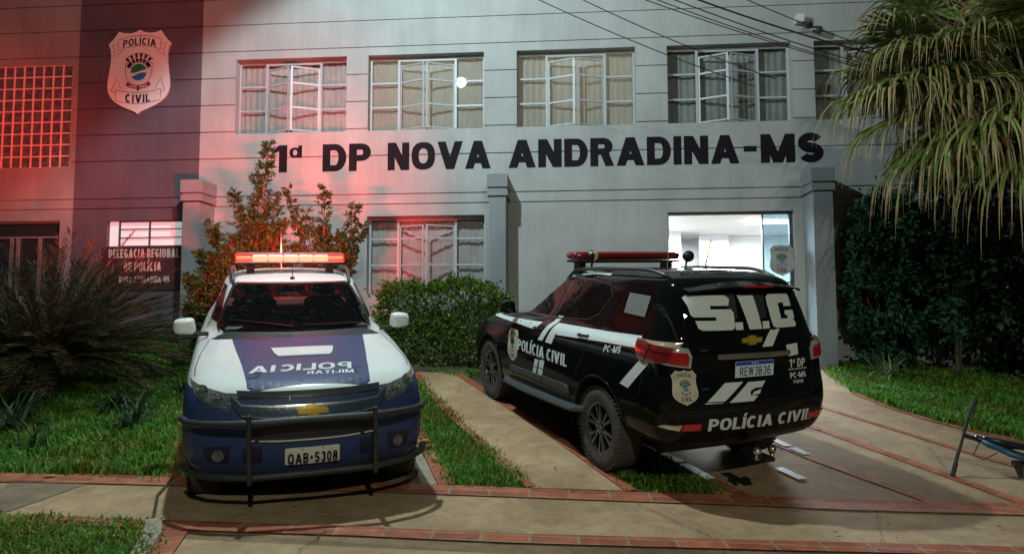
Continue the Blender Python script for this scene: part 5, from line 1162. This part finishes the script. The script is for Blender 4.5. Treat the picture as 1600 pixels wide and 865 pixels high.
P = text('PC-MS', .06, 0, .27, .062, t=.2, cond=.9, sp=.12, slant=.15); Q.put('side_lettering', [[(-x, 1.12 + z + x * .12) for x, z in q] for q in P], M_vinyl, 'L', .003)
M_cream = mat('cream_vinyl', (.55, .52, .40), .45)
f = Q.fn('L', .0025); shield(lambda u, v, l: f(-u, v, l), .30, -2.02, .645, sv, .0006, h=.06, lift=.0012, plate=M_cream)
# tail lamps wrap the corner
for ax, s in (('L', -1), ('R', 1)):
    tl = Q.put('tail_light', [[(-.50, 1.32), (-.95, 1.335), (-.955, 1.175), (-.66, 1.15), (-.60, 1.185)]], M_amber, ax, .004, thick=.012, h=.04)
    Q.put('red_lens', [[(-.515, 1.312), (-.66, 1.312), (-.70, 1.30), (-.94, 1.29), (-.945, 1.185), (-.67, 1.16), (-.61, 1.19)]], mat("dark_red_lens", (.26, .006, .008), .15, coat=.7, var=.5, scale=30), ax, .018, thick=.004, h=.04, parent=tl)
    Q.put('amber_strip', [[(-.60, 1.322), (-.95, 1.337), (-.95, 1.298), (-.72, 1.300)]], mat('clear_amber_strip', (.42, .30, .20), .12, coat=.7), ax, .024, thick=.004, h=.04, parent=tl)
    Q.put('dark_divider', [[(-.72, 1.262), (-.94, 1.258), (-.94, 1.250), (-.72, 1.254)], [(-.735, 1.298), (-.75, 1.298), (-.72, 1.165), (-.705, 1.165)]], mat('deep_red_lens', (.06, .004, .004), .2), ax, .024, thick=.003, h=.04, parent=tl)
    t2 = Q.put('tail_light', [[(s * .845, 1.325), (s * .665, 1.30), (s * .635, 1.235), (s * .65, 1.14), (s * .845, 1.165)]], M_clear, 'B', .004, thick=.012, h=.04)
    Q.put('red_lens', [[(s * .81, 1.27), (s * .68, 1.265), (s * .66, 1.23), (s * .67, 1.16), (s * .81, 1.175)]], M_redlens, 'B', .018, thick=.004, h=.04, parent=t2)
    Q.put('reflector', [[(s * .72, .69), (s * .57, .69), (s * .57, .63), (s * .74, .635)]], M_redlens, 'B', .004, thick=.006, h=.04)
    Q.put('bumper_trim', [[(s * .735, .688), (s * .85, .678), (s * .87, .652), (s * .75, .635)]], M_chrome, 'B', .004, thick=.006, h=.04)
# tailgate
rw = Q.put('back_window', [[(-.63, 1.755), (.56, 1.755), (.62, 1.46), (.52, 1.415), (-.54, 1.415), (-.64, 1.46)]], gl, 'B', .003, h=.06)
def blk(x, P): return [[(x + u, 1.438 + v) for u, v in q] for q in P]
hS = .285
Sg = [[(.02, .285 * .70), (0, .285 * .92), (.03, .285), (.36, .285), (.40, .285 * .90), (.38, .285 * .70)], [(.02, .285 * .70), (.21, .285 * .70), (.21, .285 * .60), (.055, .285 * .38), (.03, .285 * .44)], [(.055, .285 * .38), (.21, .285 * .60), (.40, .285 * .60), (.42, .285 * .5), (.42, .285 * .34), (.25, .285 * .38)], [(.25, .285 * .38), (.42, .285 * .34), (.42, .285 * .06), (.39, 0), (.12, 0), (.08, .285 * .06), (.06, .285 * .28), (.25, .285 * .28)]]
Ig = [[(-.035, .285), (.13, .285), (.185, 0), (.05, 0)]]
Gg = [[(.0, .285 * .70), (0, .285 * .92), (.03, .285), (.28, .285), (.295, .285 * .90), (.30, .285 * .62), (.20, .285 * .62), (.20, .285 * .74)], [(.0, .285 * .70), (.13, .285 * .74), (.145, .285 * .26), (.04, .285 * .06), (.02, .285 * .3)], [(.04, .285 * .06), (.145, .285 * .26), (.30, .285 * .26), (.33, .285 * .08), (.32, 0), (.08, 0)], [(.20, .285 * .50), (.31, .285 * .50), (.32, .285 * .26), (.23, .285 * .26), (.23, .285 * .36), (.20, .285 * .36)]]
dot = [rect(0, 0, .075, .062)]
Q.put('rear_lettering', blk(-.62, Sg) + blk(-.195, dot) + blk(-.105, Ig) + blk(.09, dot) + blk(.17, Gg), M_vinyl, 'B', .007, h=.05, parent=rw)
gm = []
for xa, xb in ((-.25, -.16), (.01, .15)):
    for j in range(12): gm.append(rect(xa, 1.53 + j * .018, xb, 1.536 + j * .018))
    for i in range(int((xb - xa) / .018)): gm.append(rect(xa + i * .018, 1.53, xa + i * .018 + .005, 1.735))
Q.put('window_grille', gm, mat('dark_mesh', (.055, .06, .058), .5), 'B', .005, parent=rw)
spo = MB(); vs = []
for i in range(11):
    x = -.60 + 1.20 * i / 10; b = (x / .60) ** 2; zz_ = 1.845 - .055 * b
    y1 = -.70 + .05 * b; y0 = -1.02 + .13 * b
    vs += [(x, y1, zz_ + .012), (x, y0, zz_ - .030), (x, y0 + .006, zz_ - .048), (x, y1, zz_ - .05)]
fs = [(i * 4 + k, i * 4 + (k + 1) % 4, i * 4 + 4 + (k + 1) % 4, i * 4 + 4 + k) for i in range(10) for k in range(4)] + [(3, 2, 1, 0), (40, 41, 42, 43)]
spo.add(vs, fs); so = spo.build('spoiler', [M_pblack], sv)
m = MB(); m.box(-.15, .15, -1.033, -1.010, 1.795, 1.812); m.build('brake_light', [M_redlens], so)
tg = band([(-.70, 1.80), (-.725, 1.56), (-.72, 1.36), (-.655, 1.33), (-.64, 1.17), (-.67, 1.0), (-.62, .865), (0, .85), (.62, .865), (.67, 1.0), (.64, 1.17), (.655, 1.33), (.72, 1.36), (.725, 1.56), (.70, 1.80)], .010) + band([(-.9, .80), (-.5, .79), (.5, .79), (.9, .80)], .008)
Q.put('tailgate_gap', tg, M_seam, 'B', .0012)
Q.put('chrome_handle', [rrect(-.41, 1.205, .36, 1.25, .018)], M_chrome, 'B', .004, thick=.022)
Q.put('gold_badge', bowtie(-.045, 1.35, .215, .075), M_bow, 'B', .004, thick=.014)
Q.put('rear_stripe', [[(.055, 1.29), (.175, 1.425), (.29, 1.43), (.17, 1.29)], [(.33, 1.29), (.47, 1.30), (.48, 1.20), (.36, 1.19)],
      [(-.545, .85), (-.335, 1.01), (-.155, 1.01), (-.375, .85)], [(-.315, .85), (-.105, 1.005), (.08, 1.005), (.03, .955), (-.04, .955), (-.09, .935), (-.10, .90), (-.02, .89), (-.07, .85)], [(-.08, .90), (-.06, .925), (.02, .94), (.0, .905)]], M_vinyl, 'B', .003)
P = text('POLÍCIA CIVIL', -.50, .620, 1.13, .105, t=.225, cond=.95, sp=.08); Q.put('rear_lettering', P, M_vinyl, 'B', .003)
P = text('1ª DP', .37, 1.092, .20, .072, t=.2, cond=.9, sp=.12) + text('NOVA ANDRADINA', .36, 1.068, .23, .016, t=.16, sp=.16) + text('PC-MS', .37, 1.0, .20, .046, t=.2, cond=.95, sp=.12) + text('1 0000', .395, .955, .13, .028, t=.18, cond=.9, sp=.14)
Q.put('rear_lettering', P, M_vinyl, 'B', .003)
f2 = Q.fn('B', .0025); shield(lambda u, v, l: f2(u, v, l), .215, -.70, .845, sv, .0006, h=.06, lift=.0012, plate=M_cream)
Q.put('model_lettering', [rect(-.55, 1.28, -.48, 1.288), rect(-.56, .965, -.49, .973)], M_chrome, 'B', .003)
y0 = min(Q.fn('B', .010)(x, 1.1, 0)[1] for x in (-.25, -.05, .15)) - .012
pm = MB(); pm.box(-.25, .155, y0 - .006, y0, 1.05, 1.185, bev=.002); plo = pm.build('number_plate', [mat('pale_plate', (.62, .70, .76), .4)], sv)
V = slab([rect(-.248, 1.152, .153, 1.183)], lambda u, v, l: (u, y0 - .0075, v), .5); mesh_obj('plate_blue_band', *V, mat('plate_blue', (.015, .06, .42), .4), plo)
V = slab(text('REW3B36', -.205, 1.063, .325, .075, t=.16, cond=.95, sp=.17), lambda u, v, l: (u, y0 - .0075 - l, v), .5); mesh_obj('plate_characters', *V, mat('plate_ink', (.012, .05, .14), .5), plo)
V = slab(text('BRASIL', -.085, 1.162, .075, .012, t=.18, sp=.16), lambda u, v, l: (u, y0 - .0082 - l, v), .5); mesh_obj('plate_country', *V, M_plate, plo)
# towing ball and bumper underside
hb = MB(); hb.box(-.05, .05, -1.26, -.95, .36, .40, bev=.01); hb.lathe([(.40, .018), (.43, .018), (.445, .02)], (-.10, -1.24, 0), (0, 0, 1), 12)
ho = hb.build('tow_bar', [M_blackpl], sv)
for x in (-.11, .05):
    b = MB(); pr = [(-.036 * math.cos(math.pi * i / 10), .036 * math.sin(math.pi * i / 10) + 1e-5) for i in range(11)]; b.lathe(pr, (x, -1.22, .455), (0, 0, 1), 16); b.lathe([(-.075, .022), (-.03, .016)], (x, -1.22, .455), (0, 0, 1), 12); b.build('tow_ball', [M_chrome if x < 0 else mat('brassy_steel', (.5, .42, .25), .25, metal=1)], ho, smooth=True)
# running board, mirrors, rails, arches
for s in (-1, 1):
    rb = MB(); vs = []
    for y, z, k in ((2.26, .43, .5), (2.16, .42, .9), (1.6, .44, 1), (.9, .48, 1), (.38, .515, .95), (.26, .53, .45)):
        for xx, zz_ in ((.86, -.02), (1.0 * 1 + .02, -.025), (1.035, .0), (1.02, .025), (.86, .03)): vs.append((s * (.86 + (xx - .86) * k), y, z - .03 + zz_))
    fs = [(i * 5 + q, i * 5 + (q + 1) % 5, i * 5 + 5 + (q + 1) % 5, i * 5 + 5 + q) for i in range(5) for q in range(5)] + [(4, 3, 2, 1, 0), (25, 26, 27, 28, 29)]
    rb.add(vs, fs); rb.build('running_board', [mat('ribbed_step', (.060, .070, .076), .5, var=.25, scale=30)], sv)
    vs = []
    for yy, sx, sz in ((2.02, .86, .86), (2.06, 1, 1), (2.12, .96, .95), (2.165, .72, .74)):
        for (u, v_) in ((-.5, -.42), (-.44, .38), (-.34, .5), (.34, .46), (.5, .28), (.5, -.30), (.36, -.48), (-.40, -.5)): vs.append((s * (1.0 + u * .205 * sx), yy, 1.29 + v_ * .165 * sz))
    m = MB(); m.add(vs, [tuple(range(8))[::-1], tuple(range(24, 32))] + [(i * 8 + q, i * 8 + (q + 1) % 8, (i + 1) * 8 + (q + 1) % 8, (i + 1) * 8 + q) for i in range(3) for q in range(8)]); mo = m.build('side_mirror', [M_pblack], sv, smooth=True); ms = mo.modifiers.new('s', 'SUBSURF'); ms.levels = 2; ms.render_levels = 2
    rl = MB(); f = Q.fn('T', .0); pts = []
    for i in range(19):
        u = i / 18; y = 1.42 - 2.0 * u; x = s * (.575 + .035 * math.sin(u * 3.14)); p = Vector(f(x, y, 0)); p.z += .052 * min(1, 7 * u, 7 * (1 - u)) + .004; pts.append(p)
    rl.tube(pts, [.010] + [.018] * 17 + [.010], 8); rl.build('roof_rail', [mat('grey_rail', (.10, .11, .115), .35, metal=.5)], sv, smooth=True)
for y, zc in ((0, .44), (2.845, .40)):
    for s in (-1, 1):
        w_ = wheel(sv, s * .925, y, s)
        ar = MB(); pts = [Vector(Q.fn('L' if s < 0 else 'R', .0)(y + .445 * math.cos(a), zc + .445 * math.sin(a), 0)) for a in np.linspace(-.15, math.pi + .15, 25)]; ar.tube(pts, .012, 6); ar.build('wheel_arch_lip', [M_pblack], sv, smooth=True)
m = MB(); m.box(-.6, .6, -.6, 3.3, .30, .5); m.build('underbody', [M_blackpl], sv)
# roof bar, spot lamps, whips
L0 = 1.955; lb = MB()
vs = []; n = 12
for x, k in ((-.69, .55), (-.655, .92), (-.58, 1), (.58, 1), (.655, .92), (.69, .55)):
    for q in range(n): a = 2 * math.pi * q / n; vs.append((x, 1.12 + .13 * k * math.copysign(abs(math.cos(a)) ** .6, math.cos(a)), L0 + .046 * k * math.copysign(abs(math.sin(a)) ** .6, math.sin(a))))
lb.add(vs, [tuple(range(n))[::-1], tuple(range(60, 72))] + [(i * n + q, i * n + (q + 1) % n, (i + 1) * n + (q + 1) % n, (i + 1) * n + q) for i in range(5) for q in range(n)])
lbo = lb.build('light_bar', [M_bar], sv, smooth=True)
m = MB(); m.box(-.66, .66, 1.00, 1.24, L0 - .075, L0 - .052, bev=.006)
for x in (-.56, .56): m.box(x - .035, x + .035, 1.05, 1.19, Q.fn('T', 0)(x, 1.12, 0)[2] - .02, L0 - .07)
m.build('light_bar_base', [M_blackpl], lbo)
for x, face, mm in ((-.50, -1, mat('amber_spot_glass', (.55, .40, .18), .2)), (.72, 1, M_blackpl)):
    m = MB(); m.lathe([(-.03, .03), (-.015, .06), (.02, .066), (.025, .062)], (x, .93, L0), (-.35, face * -.9 if face < 0 else -.9, 0), 20); sl = m.build('spot_lamp', [M_blackpl], lbo, angle=40)
    m = MB(); m.lathe([(.026, .058), (.034, .035), (.036, .0001)], (x, .93, L0), (-.35, -.9, 0), 20); m.build('spot_glass', [mm], sl, smooth=True)
    m = MB(); m.tube([(x, .95, L0 - .05), (x, .97, L0 - .13)], .012, 6); m.box(x - .05, x + .05, .93, 1.01, L0 - .14, L0 - .12); m.build('spot_bracket', [M_blackpl], sl)
p = Vector(Q.fn('T', 0)(.38, .18, 0)); m = MB(); m.lathe([(-.01, .032), (.015, .028), (.03, .012)], p, (0, 0, 1), 12); m.tube([p + Vector((0, 0, .02)), p + Vector((.075, .02, .29))], [.008, .005], 6); m.build('antenna', [mat('red_antenna_base', (.16, .02, .02), .4)], sv)
p = Vector(Q.fn('T', 0)(.30, .72, 0)); m = MB(); m.tube([p, p + Vector((0, 0, .20))], [.006, .003], 6); m.build('antenna', [mat('copper_whip', (.45, .22, .16), .4)], sv)

# ---------------------------------------------------------------- fallen bicycle
bk = empty('bicycle', (3.70, 7.15, gz(3.70, 7.15)), 'dark blue bicycle lying on its side at the right edge of the driveway', 'bicycle')
M_bblk = mat('black_bike_rubber', (.015, .016, .016), .6); M_bblue = mat('blue_bike_paint', (.02, .075, .14), .35, coat=.5); M_bdk = mat('black_bike_paint', (.02, .024, .03), .35)
m = MB(); m.tube([(-.10, 0, .02), (-.065, .01, .12), (-.03, .02, .22), (.02, .03, .36), (.07, .04, .52), (.13, .05, .64), (.165, .05, .74)], .014, 8); hbr = m.build('handlebar', [M_bblk], bk, smooth=True)
m = MB(); m.tube([(-.10, 0, .02), (-.06, .01, .14)], .022, 8); m.build('grip', [M_bblk], hbr)
m = MB(); m.tube([(.115, .05, .60), (.165, .05, .74)], .022, 8); m.build('grip', [M_bblk], hbr)
m = MB(); m.tube([(-.07, .02, .12), (-.03, .07, .18), (.0, .09, .24)], .008, 6); m.tube([(.09, .05, .55), (.10, .10, .48), (.07, .12, .42)], .008, 6); m.build('brake_levers', [M_bblk], hbr)
m = MB(); m.tube([(.035, .035, .40), (.11, .05, .375), (.17, .06, .36)], [.024, .02, .024], 8); m.build('stem', [M_bdk], bk)
m = MB(); m.tube([(.16, .06, .37), (.28, .09, .33)], .030, 10); m.tube([(.24, .07, .36), (.50, .10, .31), (.95, .16, .22)], [.030, .030, .022], 8); m.tube([(.25, .09, .33), (.62, .16, .20), (.95, .22, .12)], [.026, .022, .018], 8); m.tube([(.25, .09, .35), (.45, .13, .29), (.95, .22, .22)], [.024, .024, .016], 8); m.build('fork', [M_bdk], bk, smooth=True)
m = MB(); m.tube([(.19, .03, .35), (.40, -.05, .24), (.72, -.22, .13)], .026, 10); m.tube([(.24, .03, .31), (.55, -.02, .20), (.78, -.05, .12)], .022, 10); m.tube([(.72, -.22, .13), (.98, -.30, .10)], .018, 8); m.tube([(.78, -.05, .12), (.76, -.20, .12)], .02, 8); m.build('frame', [M_bblue], bk, smooth=True)
m = MB(); m.tube([(.30, .0, .30), (.52, -.04, .20)], .012, 6); m.build('frame_decal', [mat('copper_strip', (.42, .24, .16), .4)], bk)
m = MB(); m.hexa([(.46, -.06, .02), (.50, -.07, .02), (.52, -.03, .03), (.48, -.02, .03), (.41, -.05, .17), (.50, -.07, .15), (.52, -.02, .15), (.44, -.01, .17)]); m.tube([(.42, -.05, .16), (.56, -.04, .14)], .03, 8); m.build('saddle', [M_bdk], bk)
for c, nm in (((1.15, .30, .12), 0), ((1.25, -.42, .09), 1)):
    m = MB(); t = Vector((.10, .22, .97)).normalized(); u, w_ = perp(t); C_ = Vector(c); C_.z += .02
    m.tube([C_ + u * .33 * math.cos(a) + w_ * .33 * math.sin(a) for a in [2 * math.pi * i / 36 for i in range(36)]], .024, 8, closed=True)
    for i in range(12): a = 2 * math.pi * i / 12; m.tube([C_, C_ + u * .32 * math.cos(a) + w_ * .32 * math.sin(a)], .002, 3)
    m.build('wheel', [M_bblk], bk)
m = MB(); m.tube([(.20, .05, .36), (.16, .12, .20), (.24, .10, .16), (.34, .04, .24)], .005, 6); m.build('brake_cable', [M_bblk], bk)
